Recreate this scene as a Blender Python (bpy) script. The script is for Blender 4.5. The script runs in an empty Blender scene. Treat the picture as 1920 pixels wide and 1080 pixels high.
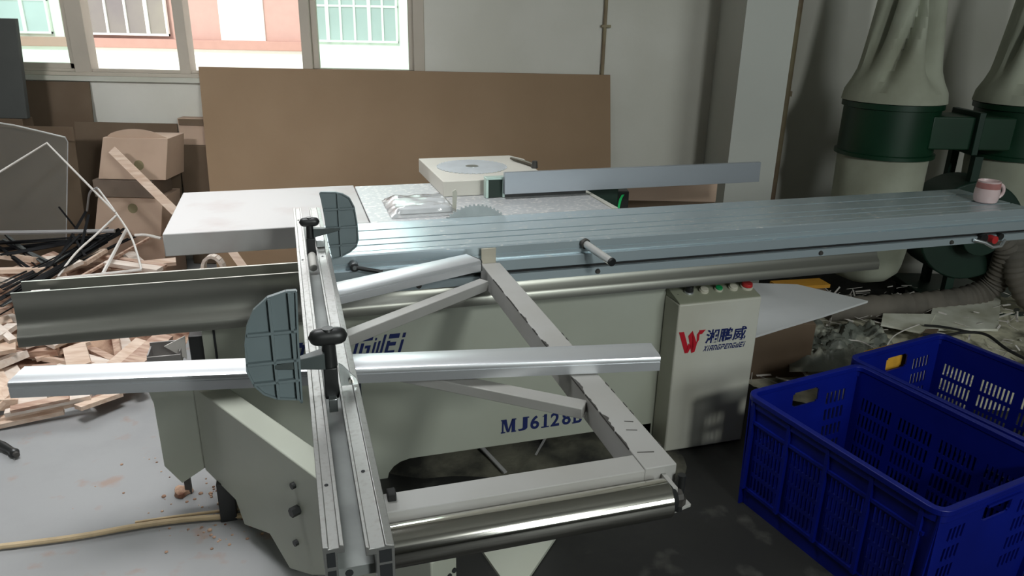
import bpy, bmesh, math, random
from mathutils import Vector, Matrix, noise
random.seed(7)
S = bpy.context.scene
COL = S.collection
PI = math.pi

# ------------------------------------------------------------------ camera
EYE = 1.56
PITCH, ROLL, FPX = 0.35449, 0.02009, 1393.3
cam_data = bpy.data.cameras.new('camera')
cam_data.sensor_width = 36.0
cam_data.lens = 36.0 * FPX / 1920.0
cam_data.clip_start = 0.05
cam = bpy.data.objects.new('camera', cam_data)
COL.objects.link(cam)
s_, c_ = math.sin(PITCH), math.cos(PITCH)
sr_, cr_ = math.sin(ROLL), math.cos(ROLL)
right = Vector((cr_, sr_ * s_, sr_ * c_))
down = Vector((sr_, -cr_ * s_, -cr_ * c_))
fwd = Vector((0, c_, -s_))
m = Matrix.Identity(4)
for i in range(3):
    m[i][0], m[i][1], m[i][2] = right[i], -down[i], -fwd[i]
m[2][3] = EYE
cam.matrix_world = m
S.camera = cam

# ------------------------------------------------------------------ world, sun, lights, exposure
S.view_settings.view_transform = 'Standard'
S.view_settings.look = 'None'
S.view_settings.gamma = 1.0
S.view_settings.use_curve_mapping = False
S.view_settings.exposure = 0.0
world = bpy.data.worlds.new('sky')
S.world = world
world.use_nodes = True
bg = world.node_tree.nodes['Background']
bg.inputs['Color'].default_value = (0.86, 0.94, 1.0, 1)
bg.inputs['Strength'].default_value = 1.6

def light(name, kind, loc, direction, energy, color, size=1.0, size_y=None, angle=None, spread=None):
    d = bpy.data.lights.new(name, kind)
    d.energy = energy
    d.color = color
    if kind == 'AREA':
        d.shape = 'RECTANGLE'
        d.size = size
        d.size_y = size_y or size
    if spread is not None:
        d.spread = spread      # narrowed cone, keeps the light off surfaces beside its target
    if angle is not None:
        d.angle = angle
    o = bpy.data.objects.new(name, d)
    COL.objects.link(o)
    o.location = loc
    o.rotation_euler = Vector(direction).to_track_quat('-Z', 'Y').to_euler()
    return o

light('sun', 'SUN', (0, 0, 9), (0.25, 0.8, -0.55), 2.6, (1.0, 0.97, 0.92), angle=0.05)
light('window_daylight', 'AREA', (-2.1, 4.52, 2.13), (0.08, -0.9, -0.44), 20, (0.93, 0.98, 1.0), 2.9, 0.85, spread=2.2)
light('overhead_fill', 'AREA', (-1.35, 2.15, 4.3), (0.0, 0.0, -1.0), 31, (0.97, 0.99, 1.0), 1.6, 1.1, spread=1.35)  # added overhead light for the upward faces; the ceiling has no opening
light('rear_lamp', 'AREA', (1.9, -1.65, 2.85), (-0.25, 0.83, -0.5), 52, (0.95, 1.0, 0.97), 0.35, 0.35)
light('back_wall_fill', 'AREA', (-2.6, -3.0, 4.0), (0.05, 0.94, -0.31), 9, (0.98, 0.99, 1.0), 1.2, 0.5, spread=0.66)  # added fill aimed at the left back wall; no high window there
light('hall_fill', 'AREA', (4.5, -4.2, 2.9), (-0.62, 0.82, -0.22), 150, (0.93, 1.0, 0.975), 2.4, 2.0)  # added soft fill from behind right; the hall has no opening there

# ------------------------------------------------------------------ materials
def lin(c):
    return tuple(((x / 255.0) / 12.92 if x / 255.0 <= 0.04045 else ((x / 255.0 + 0.055) / 1.055) ** 2.4) for x in c)

def mat(name, rgb, rough=0.5, metal=0.0, var=0.0, var_rgb=None, scale=8.0, stretch=(1, 1, 1), bump=0.0, bscale=60.0, top_only=False,
        spec=0.5, coords='Object', contrast=(0.35, 0.65), rvar=0.0, detail=5.0):
    """principled material; colour wanders between rgb and var_rgb through a noise"""
    M = bpy.data.materials.new(name)
    M.use_nodes = True
    nt = M.node_tree
    b = nt.nodes['Principled BSDF']
    b.inputs['Roughness'].default_value = rough
    b.inputs['Metallic'].default_value = metal
    b.inputs['Specular IOR Level'].default_value = spec
    c0 = (*rgb, 1)
    b.inputs['Base Color'].default_value = c0
    if var_rgb is None and var:
        var_rgb = tuple(max(0, x * (1 - var)) for x in rgb)
    if var_rgb is not None or bump:
        tc = nt.nodes.new('ShaderNodeTexCoord')
        mp = nt.nodes.new('ShaderNodeMapping')
        mp.inputs['Scale'].default_value = stretch
        nt.links.new(tc.outputs[coords], mp.inputs['Vector'])
    if var_rgb is not None:
        n = nt.nodes.new('ShaderNodeTexNoise')
        n.inputs['Scale'].default_value = scale
        n.inputs['Detail'].default_value = detail
        nt.links.new(mp.outputs['Vector'], n.inputs['Vector'])
        r = nt.nodes.new('ShaderNodeMapRange')
        r.inputs['From Min'].default_value = contrast[0]
        r.inputs['From Max'].default_value = contrast[1]
        nt.links.new(n.outputs['Fac'], r.inputs['Value'])
        mx = nt.nodes.new('ShaderNodeMix')
        mx.data_type = 'RGBA'
        mx.inputs[6].default_value = c0
        mx.inputs[7].default_value = (*var_rgb, 1)
        fac = r.outputs['Result']
        if top_only:      # loose dust only stays on faces that look up
            ge = nt.nodes.new('ShaderNodeNewGeometry')
            sp = nt.nodes.new('ShaderNodeSeparateXYZ')
            nt.links.new(ge.outputs['Normal'], sp.inputs[0])
            up = nt.nodes.new('ShaderNodeMath')
            up.operation = 'MULTIPLY'
            up.use_clamp = True
            nt.links.new(sp.outputs['Z'], up.inputs[0])
            nt.links.new(fac, up.inputs[1])
            fac = up.outputs[0]
        nt.links.new(fac, mx.inputs[0])
        nt.links.new(mx.outputs[2], b.inputs['Base Color'])
        if rvar:
            rr = nt.nodes.new('ShaderNodeMapRange')
            rr.inputs['To Min'].default_value = rough
            rr.inputs['To Max'].default_value = min(1, rough + rvar)
            nt.links.new(fac, rr.inputs['Value'])
            nt.links.new(rr.outputs['Result'], b.inputs['Roughness'])
    if bump:
        n2 = nt.nodes.new('ShaderNodeTexNoise')
        n2.inputs['Scale'].default_value = bscale
        n2.inputs['Detail'].default_value = 6
        nt.links.new(mp.outputs['Vector'], n2.inputs['Vector'])
        bp = nt.nodes.new('ShaderNodeBump')
        bp.inputs['Strength'].default_value = bump
        bp.inputs['Distance'].default_value = 0.01
        nt.links.new(n2.outputs['Fac'], bp.inputs['Height'])
        nt.links.new(bp.outputs['Normal'], b.inputs['Normal'])
    return M

def clear(name, tint, gloss=0.12, rough=0.1, haze=0.0, haze_rgb=(0.8, 0.85, 0.85)):
    """thin clear sheet: tinted see-through, some mirror, some milky scatter"""
    M = bpy.data.materials.new(name)
    M.use_nodes = True
    nt = M.node_tree
    for n in list(nt.nodes):
        if n.type != 'OUTPUT_MATERIAL':
            nt.nodes.remove(n)
    out = [n for n in nt.nodes if n.type == 'OUTPUT_MATERIAL'][0]
    t = nt.nodes.new('ShaderNodeBsdfTransparent')
    t.inputs['Color'].default_value = (*tint, 1)
    g = nt.nodes.new('ShaderNodeBsdfGlossy')
    g.inputs['Roughness'].default_value = rough
    d = nt.nodes.new('ShaderNodeBsdfDiffuse')
    d.inputs['Color'].default_value = (*haze_rgb, 1)
    m1 = nt.nodes.new('ShaderNodeMixShader')
    m1.inputs[0].default_value = haze
    nt.links.new(t.outputs[0], m1.inputs[1])
    nt.links.new(d.outputs[0], m1.inputs[2])
    m2 = nt.nodes.new('ShaderNodeMixShader')
    lw = nt.nodes.new('ShaderNodeLayerWeight')
    lw.inputs['Blend'].default_value = 0.25
    mr = nt.nodes.new('ShaderNodeMapRange')
    mr.inputs['To Min'].default_value = gloss * 0.35
    mr.inputs['To Max'].default_value = min(1, gloss * 4)
    nt.links.new(lw.outputs['Fresnel'], mr.inputs['Value'])
    nt.links.new(mr.outputs['Result'], m2.inputs[0])
    nt.links.new(m1.outputs[0], m2.inputs[1])
    nt.links.new(g.outputs[0], m2.inputs[2])
    nt.links.new(m2.outputs[0], out.inputs['Surface'])
    return M

M_WALL = mat('wall_plaster', lin((222, 220, 212)), 0.85, var_rgb=lin((210, 208, 198)), scale=1.6, bump=0.06, bscale=40)
M_HALL = mat('weathered_hall_wall', (0.30, 0.30, 0.27), 0.9, var=0.2, scale=0.8)
M_CEIL = mat('ceiling_paint', (0.32, 0.32, 0.30), 0.9, var=0.08)
M_PILLAR = mat('pillar_paint', lin((200, 202, 196)), 0.85, var=0.06, scale=2, bump=0.05)
M_WINFRAME = mat('window_aluminium', lin((196, 186, 172)), 0.45, var=0.1, scale=3)
M_GLASS = clear('green_window_glass', (0.84, 0.95, 0.91), 0.05, 0.02, 0.05, (0.8, 0.9, 0.86))
M_PINK = mat('salmon_render', (0.56, 0.36, 0.305), 0.9, var=0.05)
M_PINKBAND = mat('salmon_band', (0.50, 0.29, 0.235), 0.9, var=0.05)
M_CREAM = mat('cream_render', (0.95, 0.95, 0.86), 0.9, var=0.03)
M_FACWIN = mat('facade_window_pane', (0.20, 0.17, 0.17), 0.2, var_rgb=(0.30, 0.27, 0.22), scale=0.8)
M_FACGREEN = mat('facade_green_glazing', (0.56, 0.60, 0.60), 0.2, var=0.15, scale=1.0)
M_WHITEPAINT = mat('white_machine_paint', lin((206, 206, 196)), 0.42, var_rgb=lin((190, 188, 174)), scale=2.5, spec=0.45)
M_TABLEPAINT = mat('white_table_paint', lin((178, 176, 175)), 0.5, var_rgb=lin((166, 156, 154)), scale=5, contrast=(0.5, 0.75), spec=0.5)
M_OLIVE = mat('ivory_machine_paint', lin((182, 186, 174)), 0.45, var_rgb=lin((174, 177, 163)), scale=2.0)
M_FRAME = mat('ivory_frame_paint', lin((172, 171, 169)), 0.5, var_rgb=lin((162, 160, 155)), scale=4)
M_ALU = mat('anodised_aluminium', (0.74, 0.77, 0.79), 0.33, 0.85, var=0.1, scale=3, stretch=(0.3, 6, 6), rvar=0.1)
M_ALUDUST = mat('dusty_aluminium', (0.50, 0.59, 0.63), 0.30, 0.5, var_rgb=(0.86, 0.84, 0.80), scale=60, stretch=(0.7, 1.4, 1), contrast=(0.60, 0.74), rvar=0.4, top_only=True)
M_ALURAIL = mat('brushed_rail_aluminium', (0.40, 0.40, 0.39), 0.40, 0.75, var_rgb=(0.33, 0.32, 0.30), scale=130, contrast=(0.5, 0.8), rvar=0.2)
M_BEAM = mat('satin_beam_aluminium', (0.33, 0.33, 0.295), 0.36, 0.9, var=0.12, scale=2, stretch=(0.2, 4, 4))
M_DARKGAP = mat('dark_recess', (0.02, 0.022, 0.024), 0.8)
M_CHROME = mat('chrome', (0.82, 0.80, 0.74), 0.1, 1.0, var=0.06, scale=5, stretch=(0.3, 8, 8))
M_STEEL = mat('saw_steel', (0.62, 0.66, 0.66), 0.28, 1.0, var=0.1, scale=20)
M_DISC = mat('bright_disc_steel', (0.80, 0.86, 0.92), 0.3, 0.35, var=0.1, scale=12)
M_CAST = mat('dusty_cast_iron', (0.50, 0.51, 0.52), 0.45, 0.15, var_rgb=(0.72, 0.70, 0.68), scale=60, contrast=(0.52, 0.66), bump=0.15, bscale=90)
M_BLACK = mat('black_plastic', (0.018, 0.019, 0.019), 0.42, var=0.2)
M_EDGING = mat('black_edging', (0.006, 0.006, 0.007), 0.6, spec=0.1)
M_ROD = mat('bright_rod', (0.86, 0.86, 0.85), 0.22, 0.6)
M_RUBBER_SHADE = mat('rubber_and_groove_shade', (0.012, 0.012, 0.012), 0.75)  # rubber parts; also paints the shade in the sliding table's side groove
M_GREYPLATE = mat('slate_grey_plastic', lin((118, 131, 134)), 0.45, var=0.08, scale=15)
M_DKSLATE = mat('dark_slate_plastic', lin((72, 80, 80)), 0.45, var=0.08, scale=15)
M_CHIP = mat('bare_dark_metal', (0.06, 0.055, 0.05), 0.6, var=0.3, scale=40)
M_BLUE = mat('blue_crate_plastic', (0.002, 0.010, 0.21), 0.4, var_rgb=(0.0015, 0.007, 0.16), scale=4, spec=0.4)
M_GREEN = mat('green_enamel', (0.003, 0.036, 0.015), 0.4, var=0.25, scale=5)
M_DKGREEN = mat('dark_green_enamel', (0.006, 0.03, 0.018), 0.5, var=0.3, scale=5)
M_MINT = mat('mint_anodised', (0.52, 0.66, 0.60), 0.4, 0.3)
M_BAG = mat('white_filter_cloth', lin((176, 180, 164)), 0.9, var_rgb=lin((150, 152, 135)), scale=3, bump=0.15, bscale=25)
M_HOSE = mat('grey_flex_hose', (0.11, 0.10, 0.085), 0.8, var_rgb=(0.17, 0.15, 0.125), scale=6)
M_MDF = mat('brown_fibreboard', lin((156, 130, 103)), 0.75, var_rgb=lin((150, 124, 97)), scale=3, bump=0.03, bscale=150)
M_CARD = mat('cardboard', lin((198, 172, 152)), 0.85, var_rgb=lin((186, 160, 140)), scale=4)
M_CARDDK = mat('brown_cardboard', lin((116, 99, 82)), 0.88, var_rgb=lin((104, 86, 69)), scale=3)
M_TAPE = mat('clear_tape_strip', lin((125, 110, 98)), 0.3, var=0.15, scale=10)
M_PRINT = mat('green_carton_print', lin((138, 128, 98)), 0.8)
M_WOOD = mat('pale_pine', lin((226, 204, 186)), 0.7, var_rgb=lin((204, 174, 152)), scale=7, stretch=(0.6, 8, 8))
M_WOOD2 = mat('pale_birch', lin((230, 218, 208)), 0.7, var_rgb=lin((214, 196, 182)), scale=7, stretch=(0.6, 8, 8))
M_WOOD3 = mat('reddish_offcut', lin((160, 122, 104)), 0.7, var_rgb=lin((206, 178, 158)), scale=7, stretch=(0.6, 8, 8))
M_WHITESTRIP = mat('white_trim_plastic', lin((222, 216, 210)), 0.45, var=0.06)
M_GREYSTRIP = mat('grey_trim_plastic', lin((160, 158, 158)), 0.4, var=0.1)
M_ACRYL = clear('clear_acrylic', (0.88, 0.89, 0.88), 0.04, 0.12, 0.10, (0.55, 0.55, 0.52))
M_EDGE = mat('frosted_sheet_edge', lin((205, 205, 200)), 0.4)
M_BAGFILM = clear('clear_plastic_film', (0.97, 0.98, 0.98), 0.3, 0.15, 0.2, (0.9, 0.92, 0.92))
M_DARKBOARD = mat('charcoal_board', lin((74, 76, 74)), 0.6, var=0.12, scale=4)
M_WHITEBOARD = mat('white_laminate', lin((224, 226, 228)), 0.5, var=0.03)
M_DUSTBOARD = mat('dusty_pale_board', lin((226, 226, 214)), 0.8, var_rgb=lin((185, 183, 164)), scale=6)
M_FILM = mat('grey_plastic_film', lin((112, 116, 108)), 0.38, var_rgb=lin((172, 172, 158)), scale=12, contrast=(0.5, 0.7), bump=0.7, bscale=22)
M_ORANGE = mat('orange_board_edge', (0.62, 0.30, 0.03), 0.6, var=0.15)
M_YELLOW = mat('yellow_foam', (0.80, 0.42, 0.04), 0.7, var=0.2, scale=30)
M_NEON = mat('bright_green_tape', (0.02, 0.85, 0.22), 0.5, var=0.1)
M_NAVY = mat('navy_lettering', (0.008, 0.018, 0.11), 0.5)
M_RED = mat('red_lettering', (0.48, 0.008, 0.02), 0.5)
M_REDBTN = mat('red_button', (0.50, 0.03, 0.03), 0.4)
M_GREENBTN = mat('green_button', (0.01, 0.30, 0.09), 0.4)
M_CREAMBTN = mat('cream_button', (0.62, 0.60, 0.50), 0.45)
M_MUG = mat('pale_pink_glaze', lin((222, 198, 198)), 0.25, var=0.04)
M_MUGBAND = mat('rose_glaze', lin((186, 128, 124)), 0.25, var=0.15, scale=25)
M_CORD = mat('tan_cord', lin((196, 174, 140)), 0.8, var=0.15, scale=20)
M_CONDUIT = mat('old_conduit', lin((150, 140, 110)), 0.6, var_rgb=lin((120, 96, 80)), scale=5)

def floor_material():
    M = mat('workshop_concrete', (0.20, 0.20, 0.20), 0.34, spec=0.22)
    nt = M.node_tree
    b = nt.nodes['Principled BSDF']
    tc = nt.nodes.new('ShaderNodeTexCoord')
    def noise_node(scale, detail, lo, hi):
        n = nt.nodes.new('ShaderNodeTexNoise')
        n.inputs['Scale'].default_value = scale
        n.inputs['Detail'].default_value = detail
        nt.links.new(tc.outputs['Object'], n.inputs['Vector'])
        r = nt.nodes.new('ShaderNodeMapRange')
        r.inputs['From Min'].default_value = lo
        r.inputs['From Max'].default_value = hi
        nt.links.new(n.outputs['Fac'], r.inputs['Value'])
        return r.outputs['Result']
    def mix(f, a, c):
        mx = nt.nodes.new('ShaderNodeMix')
        mx.data_type = 'RGBA'
        nt.links.new(f, mx.inputs[0])
        if isinstance(a, tuple): mx.inputs[6].default_value = (*a, 1)
        else: nt.links.new(a, mx.inputs[6])
        mx.inputs[7].default_value = (*c, 1)
        return mx.outputs[2]
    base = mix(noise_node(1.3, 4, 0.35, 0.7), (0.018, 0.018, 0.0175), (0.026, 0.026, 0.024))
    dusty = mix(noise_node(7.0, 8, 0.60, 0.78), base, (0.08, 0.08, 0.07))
    # left of the saw: paler concrete with window light painted in, brown specks
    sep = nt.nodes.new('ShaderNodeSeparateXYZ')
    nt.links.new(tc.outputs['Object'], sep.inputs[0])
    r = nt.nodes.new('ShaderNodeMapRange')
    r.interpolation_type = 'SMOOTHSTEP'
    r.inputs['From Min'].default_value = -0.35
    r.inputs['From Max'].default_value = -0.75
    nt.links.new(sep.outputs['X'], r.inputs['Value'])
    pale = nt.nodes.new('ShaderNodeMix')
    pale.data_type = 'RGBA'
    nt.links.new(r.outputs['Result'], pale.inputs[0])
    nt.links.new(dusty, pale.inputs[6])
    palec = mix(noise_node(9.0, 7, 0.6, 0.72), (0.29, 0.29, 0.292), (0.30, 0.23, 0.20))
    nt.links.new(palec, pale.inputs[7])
    nt.links.new(pale.outputs[2], b.inputs['Base Color'])
    rr = nt.nodes.new('ShaderNodeMapRange')
    rr.inputs['To Min'].default_value = 0.5
    rr.inputs['To Max'].default_value = 0.85
    nt.links.new(noise_node(6.0, 8, 0.5, 0.72), rr.inputs['Value'])
    nt.links.new(rr.outputs['Result'], b.inputs['Roughness'])
    return M
M_FLOOR = floor_material()
M_DUST = mat('sawdust_litter', lin((206, 202, 180)), 0.95, var_rgb=lin((84, 82, 68)), scale=5.5, contrast=(0.48, 0.64), bump=1.0, bscale=14, detail=9)
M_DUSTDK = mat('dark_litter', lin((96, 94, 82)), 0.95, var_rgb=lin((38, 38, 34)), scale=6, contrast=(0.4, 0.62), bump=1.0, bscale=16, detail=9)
M_SHAVE = mat('wood_shavings', lin((198, 164, 140)), 0.95, var_rgb=lin((110, 74, 58)), scale=12, contrast=(0.38, 0.62), bump=1.0, bscale=30, detail=9)

# ------------------------------------------------------------------ building helpers
YAW = 0.29605            # the saw stands turned against the window wall
def rot2(p, a):
    c, s = math.cos(a), math.sin(a)
    return Vector((c * p[0] - s * p[1], s * p[0] + c * p[1], p[2]))

ORG = {}
class G:
    """collects shapes of one part in a bmesh"""
    def __init__(self):
        self.bm = bmesh.new()
    def verts_faces(self, vs, fs):
        bv = [self.bm.verts.new(v) for v in vs]
        for f in fs:
            try: self.bm.faces.new([bv[i] for i in f])
            except ValueError: pass
        return bv
    def box(self, x0, x1, y0, y1, z0, z1):
        vs = [(x, y, z) for z in (z0, z1) for y in (y0, y1) for x in (x0, x1)]
        self.verts_faces(vs, [(0, 2, 3, 1), (4, 5, 7, 6), (0, 1, 5, 4), (2, 6, 7, 3), (0, 4, 6, 2), (1, 3, 7, 5)])
        return self
    def bar(self, p0, p1, w, t, roll=0.0):
        """box from p0 to p1, width w, thickness t"""
        p0, p1 = Vector(p0), Vector(p1)
        d = (p1 - p0).normalized()
        side = d.cross(Vector((0, 0, 1)))
        if side.length < 1e-4: side = Vector((1, 0, 0))
        side.normalize()
        up = side.cross(d)
        if roll:
            R = Matrix.Rotation(roll, 3, d)
            side, up = R @ side, R @ up
        vs = [p + side * (a * w / 2) + up * (b * t / 2) for p in (p0, p1) for a, b in ((-1, -1), (1, -1), (1, 1), (-1, 1))]
        self.verts_faces(vs, [(3, 2, 1, 0), (4, 5, 6, 7), (0, 1, 5, 4), (1, 2, 6, 5), (2, 3, 7, 6), (3, 0, 4, 7)])
        return self
    def prism(self, poly, axis, a0, a1):
        """poly in the plane across axis ('x': (y,z), 'y': (x,z), 'z': (x,y)) run from a0 to a1"""
        def p3(p, a):
            return (a, p[0], p[1]) if axis == 'x' else (p[0], a, p[1]) if axis == 'y' else (p[0], p[1], a)
        n = len(poly)
        vs = [p3(p, a0) for p in poly] + [p3(p, a1) for p in poly]
        self.verts_faces(vs, [tuple(range(n - 1, -1, -1)), tuple(range(n, 2 * n))] + [(i, (i + 1) % n, n + (i + 1) % n, n + i) for i in range(n)])
        return self
    def plate(self, pts, thick, direction=(0, 0, -1)):
        """flat outline of 3D points given a thickness along direction"""
        d = Vector(direction) * thick
        n = len(pts)
        vs = [Vector(p) for p in pts] + [Vector(p) + d for p in pts]
        self.verts_faces(vs, [tuple(range(n)), tuple(range(2 * n - 1, n - 1, -1))] + [(i, n + i, n + (i + 1) % n, (i + 1) % n) for i in range(n)])
        return self
    def cyl(self, p0, p1, r0, r1=None, seg=24):
        p0, p1 = Vector(p0), Vector(p1)
        r1 = r0 if r1 is None else r1
        return self.tube([p0, p1], [r0, r1], seg)
    def tube(self, pts, r, seg=12, closed=False):
        pts = [Vector(p) for p in pts]
        n = len(pts)
        rs = r if isinstance(r, (list, tuple)) else [r] * n
        rings = []
        prev = None
        for i, p in enumerate(pts):
            if closed: d = pts[(i + 1) % n] - pts[i - 1]
            else: d = pts[min(i + 1, n - 1)] - pts[max(i - 1, 0)]
            d.normalize()
            if prev is None:
                a = d.cross(Vector((0, 0, 1)))
                if a.length < 1e-3: a = d.cross(Vector((1, 0, 0)))
            else:
                a = prev - d * prev.dot(d)
            a.normalize()
            prev = a
            b = d.cross(a)
            rings.append([self.bm.verts.new(p + (a * math.cos(2 * PI * k / seg) + b * math.sin(2 * PI * k / seg)) * rs[i]) for k in range(seg)])
        for i in range(n if closed else n - 1):
            A, B = rings[i], rings[(i + 1) % n]
            for k in range(seg):
                try: self.bm.faces.new((A[k], A[(k + 1) % seg], B[(k + 1) % seg], B[k]))
                except ValueError: pass
        if not closed:
            self.bm.faces.new(list(reversed(rings[0])))
            self.bm.faces.new(rings[-1])
        return self
    def lathe(self, prof, cx, cy, seg=40, fold=None, cap=True):
        """prof = [(r, z)...]; fold(angle, i, z) scales the radius"""
        rings = []
        for i, (r, z) in enumerate(prof):
            ring = []
            for k in range(seg):
                a = 2 * PI * k / seg
                q = r * (fold(a, i, z) if fold else 1)
                ring.append(self.bm.verts.new((cx + q * math.cos(a), cy + q * math.sin(a), z)))
            rings.append(ring)
        for A, B in zip(rings, rings[1:]):
            for k in range(seg):
                self.bm.faces.new((A[k], A[(k + 1) % seg], B[(k + 1) % seg], B[k]))
        if cap:
            self.bm.faces.new(list(reversed(rings[0])))
            self.bm.faces.new(rings[-1])
        return self
    def mesh(self, name, m, org=None, smooth=True):
        bmesh.ops.recalc_face_normals(self.bm, faces=self.bm.faces[:])
        if org is not None:
            for v in self.bm.verts: v.co -= Vector(org)
        me = bpy.data.meshes.new(name)
        self.bm.to_mesh(me)
        self.bm.free()
        me.materials.append(m)
        if smooth:
            me.polygons.foreach_set('use_smooth', [True] * len(me.polygons))
            me.set_sharp_from_angle(angle=math.radians(32))
        return me
    def part(self, name, m, parent, bevel=0.0, label=None, smooth=True):
        org = ORG[parent.name]
        o = bpy.data.objects.new(name, self.mesh(name, m, org, smooth))
        COL.objects.link(o)
        o.parent = parent
        ORG[o.name] = org
        if label: o['label'] = label
        if bevel: add_bevel(o, bevel)
        return o
    def solo(self, name, m, label, cat, org, rot=0.0, group=None, kind=None, bevel=0.0):
        o = bpy.data.objects.new(name, self.mesh(name, m, org))
        COL.objects.link(o)
        o.location = rot2(org, rot)
        o.rotation_euler = (0, 0, rot)
        ORG[o.name] = Vector(org)
        if label: o['label'] = label
        if cat: o['category'] = cat
        if group: o['group'] = group
        if kind: o['kind'] = kind
        if bevel: add_bevel(o, bevel)
        return o

def add_bevel(o, w, seg=2):
    b = o.modifiers.new('bevel', 'BEVEL')
    b.width = w
    b.segments = seg
    b.limit_method = 'ANGLE'
    b.angle_limit = math.radians(40)
    b.harden_normals = False

def thing(name, label, cat, org=(0, 0, 0), rot=0.0, group=None):
    o = bpy.data.objects.new(name, None)
    o.empty_display_size = 0.1
    COL.objects.link(o)
    o.location = rot2(org, rot)
    o.rotation_euler = (0, 0, rot)
    o['label'] = label
    o['category'] = cat
    if group: o['group'] = group
    ORG[o.name] = Vector(org)
    return o

def structure(name, g, m, org=(0, 0, 0), parent=None):
    o = bpy.data.objects.new(name, g.mesh(name, m, org))
    COL.objects.link(o)
    o.location = org
    if parent:
        o.parent = parent
        o.location = (0, 0, 0)
    else:
        o['kind'] = 'structure'
    ORG[o.name] = Vector(org)
    return o

def letters(body, size, shear=0.0, extrude=0.0006, bold=0.0):
    """mesh of a line of text in the x-y plane, starting at the origin"""
    cu = bpy.data.curves.new('lettering', 'FONT')
    cu.body = body
    cu.size = size
    cu.shear = shear
    cu.extrude = extrude
    cu.offset = bold
    t = bpy.data.objects.new('lettering', cu)
    COL.objects.link(t)
    dg = bpy.context.evaluated_depsgraph_get()
    dg.update()
    me = bpy.data.meshes.new_from_object(t.evaluated_get(dg))
    vs = [v.co.copy() for v in me.vertices]
    fs = [tuple(p.vertices) for p in me.polygons]
    bpy.data.objects.remove(t)
    bpy.data.curves.remove(cu)
    bpy.data.meshes.remove(me)
    return vs, fs

# ================================================================== THE SETTING
WALL_Y = 4.65
structure('floor', G().box(-4.9, 5.2, -10.2, 4.8, -0.08, 0.0), M_FLOOR)
structure('ceiling', G().box(-4.9, 5.2, -10.2, 4.8, 4.4, 4.5), M_CEIL)
WX0, WX1, WZ0, WZ1 = -3.62, -0.55, 1.155, 2.6
g = G()
g.box(-4.9, WX0, WALL_Y, WALL_Y + 0.15, 0, 4.4)
g.box(WX1, 5.2, WALL_Y, WALL_Y + 0.15, 0, 4.4)
g.box(WX0, WX1, WALL_Y, WALL_Y + 0.15, 0, WZ0)
g.box(WX0, WX1, WALL_Y, WALL_Y + 0.15, WZ1, 4.4)
structure('wall_back', g, M_WALL)
structure('wall_left', G().box(-4.9, -4.75, -10.2, WALL_Y, 0, 4.4), M_HALL)
structure('wall_right', G().box(5.05, 5.2, -10.2, WALL_Y, 0, 4.4), M_HALL)
structure('wall_front', G().box(-4.9, 5.2, -10.2, -10.05, 0, 4.4), M_HALL)
structure('wall_pillar', G().box(1.185, 1.45, 4.12, WALL_Y, 0, 4.4), M_PILLAR)
structure('trim_1', G().box(WX0 - 0.03, WX1 + 0.03, WALL_Y - 0.035, WALL_Y + 0.01, WZ0 - 0.028, WZ0), M_WHITEPAINT)

# window of four sliding bays
win = bpy.data.objects.new('window_1', None)
COL.objects.link(win)
win['kind'] = 'structure'
win.location = (WX0, WALL_Y, WZ0)
ORG['window_1'] = Vector((WX0, WALL_Y, WZ0))
y0, y1 = WALL_Y - 0.01, WALL_Y + 0.09
g = G()
g.box(WX0, WX1, y0, y1, WZ0, WZ0 + 0.022)
g.box(WX0, WX1, y0 + 0.02, y0 + 0.03, WZ0 + 0.022, WZ0 + 0.04)
g.box(WX0, WX1, y0 + 0.06, y0 + 0.07, WZ0 + 0.022, WZ0 + 0.04)
g.box(WX0, WX1, y0, y1, WZ1 - 0.05, WZ1)
g.box(WX0, WX0 + 0.06, y0, y1, WZ0, WZ1)
g.box(WX1 - 0.065, WX1, y0, y1, WZ0, WZ1)
g.part('window_frame', M_WINFRAME, win, 0.003)
for x0, x1 in ((-2.665, -2.565), (-2.03, -1.965), (-1.285, -1.225)):
    G().box(x0, x1, y0 + 0.005, y1 - 0.005, WZ0 + 0.02, WZ1 - 0.03).part('window_mullion', M_WINFRAME, win, 0.003)
for x0, x1 in ((-3.56, -2.665), (-1.225, -0.615)):
    sash = G()
    sash.box(x0, x0 + 0.035, y0 + 0.03, y0 + 0.06, WZ0 + 0.025, WZ1 - 0.05)
    sash.box(x1 - 0.035, x1, y0 + 0.03, y0 + 0.06, WZ0 + 0.025, WZ1 - 0.05)
    sash.box(x0, x1, y0 + 0.03, y0 + 0.06, WZ0 + 0.025, WZ0 + 0.07)
    sash.box(x0, x1, y0 + 0.03, y0 + 0.06, WZ1 - 0.09, WZ1 - 0.05)
    so = sash.part('window_sash', M_WINFRAME, win, 0.002)
    G().box(x0 + 0.035, x1 - 0.035, y0 + 0.043, y0 + 0.048, WZ0 + 0.07, WZ1 - 0.09).part('glass_pane', M_GLASS, so)

# thin conduit on the window wall, right of the window
g = G().tube([(0.515, 4.637, 0.2), (0.515, 4.637, 3.3)], 0.011, 10)
g.box(0.495, 0.55, 4.625, 4.65, 1.49, 1.505)
g.solo('wall_conduit', M_CONDUIT, 'thin painted conduit running up the wall right of the window', 'pipe', (0.515, 4.637, 0.2))
g = G().tube([(1.53, 4.58, 0.0), (1.53, 4.58, 3.35)], 0.03, 14).tube([(1.62, 4.59, 0.0), (1.62, 4.59, 3.35)], 0.022, 12)
g.box(1.49, 1.66, 4.605, 4.645, 1.12, 1.15)
g.solo('corner_pipe', M_CONDUIT, 'pair of old beige pipes rising between pillar and dust collector', 'pipe', (1.53, 4.58, 0))

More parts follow.
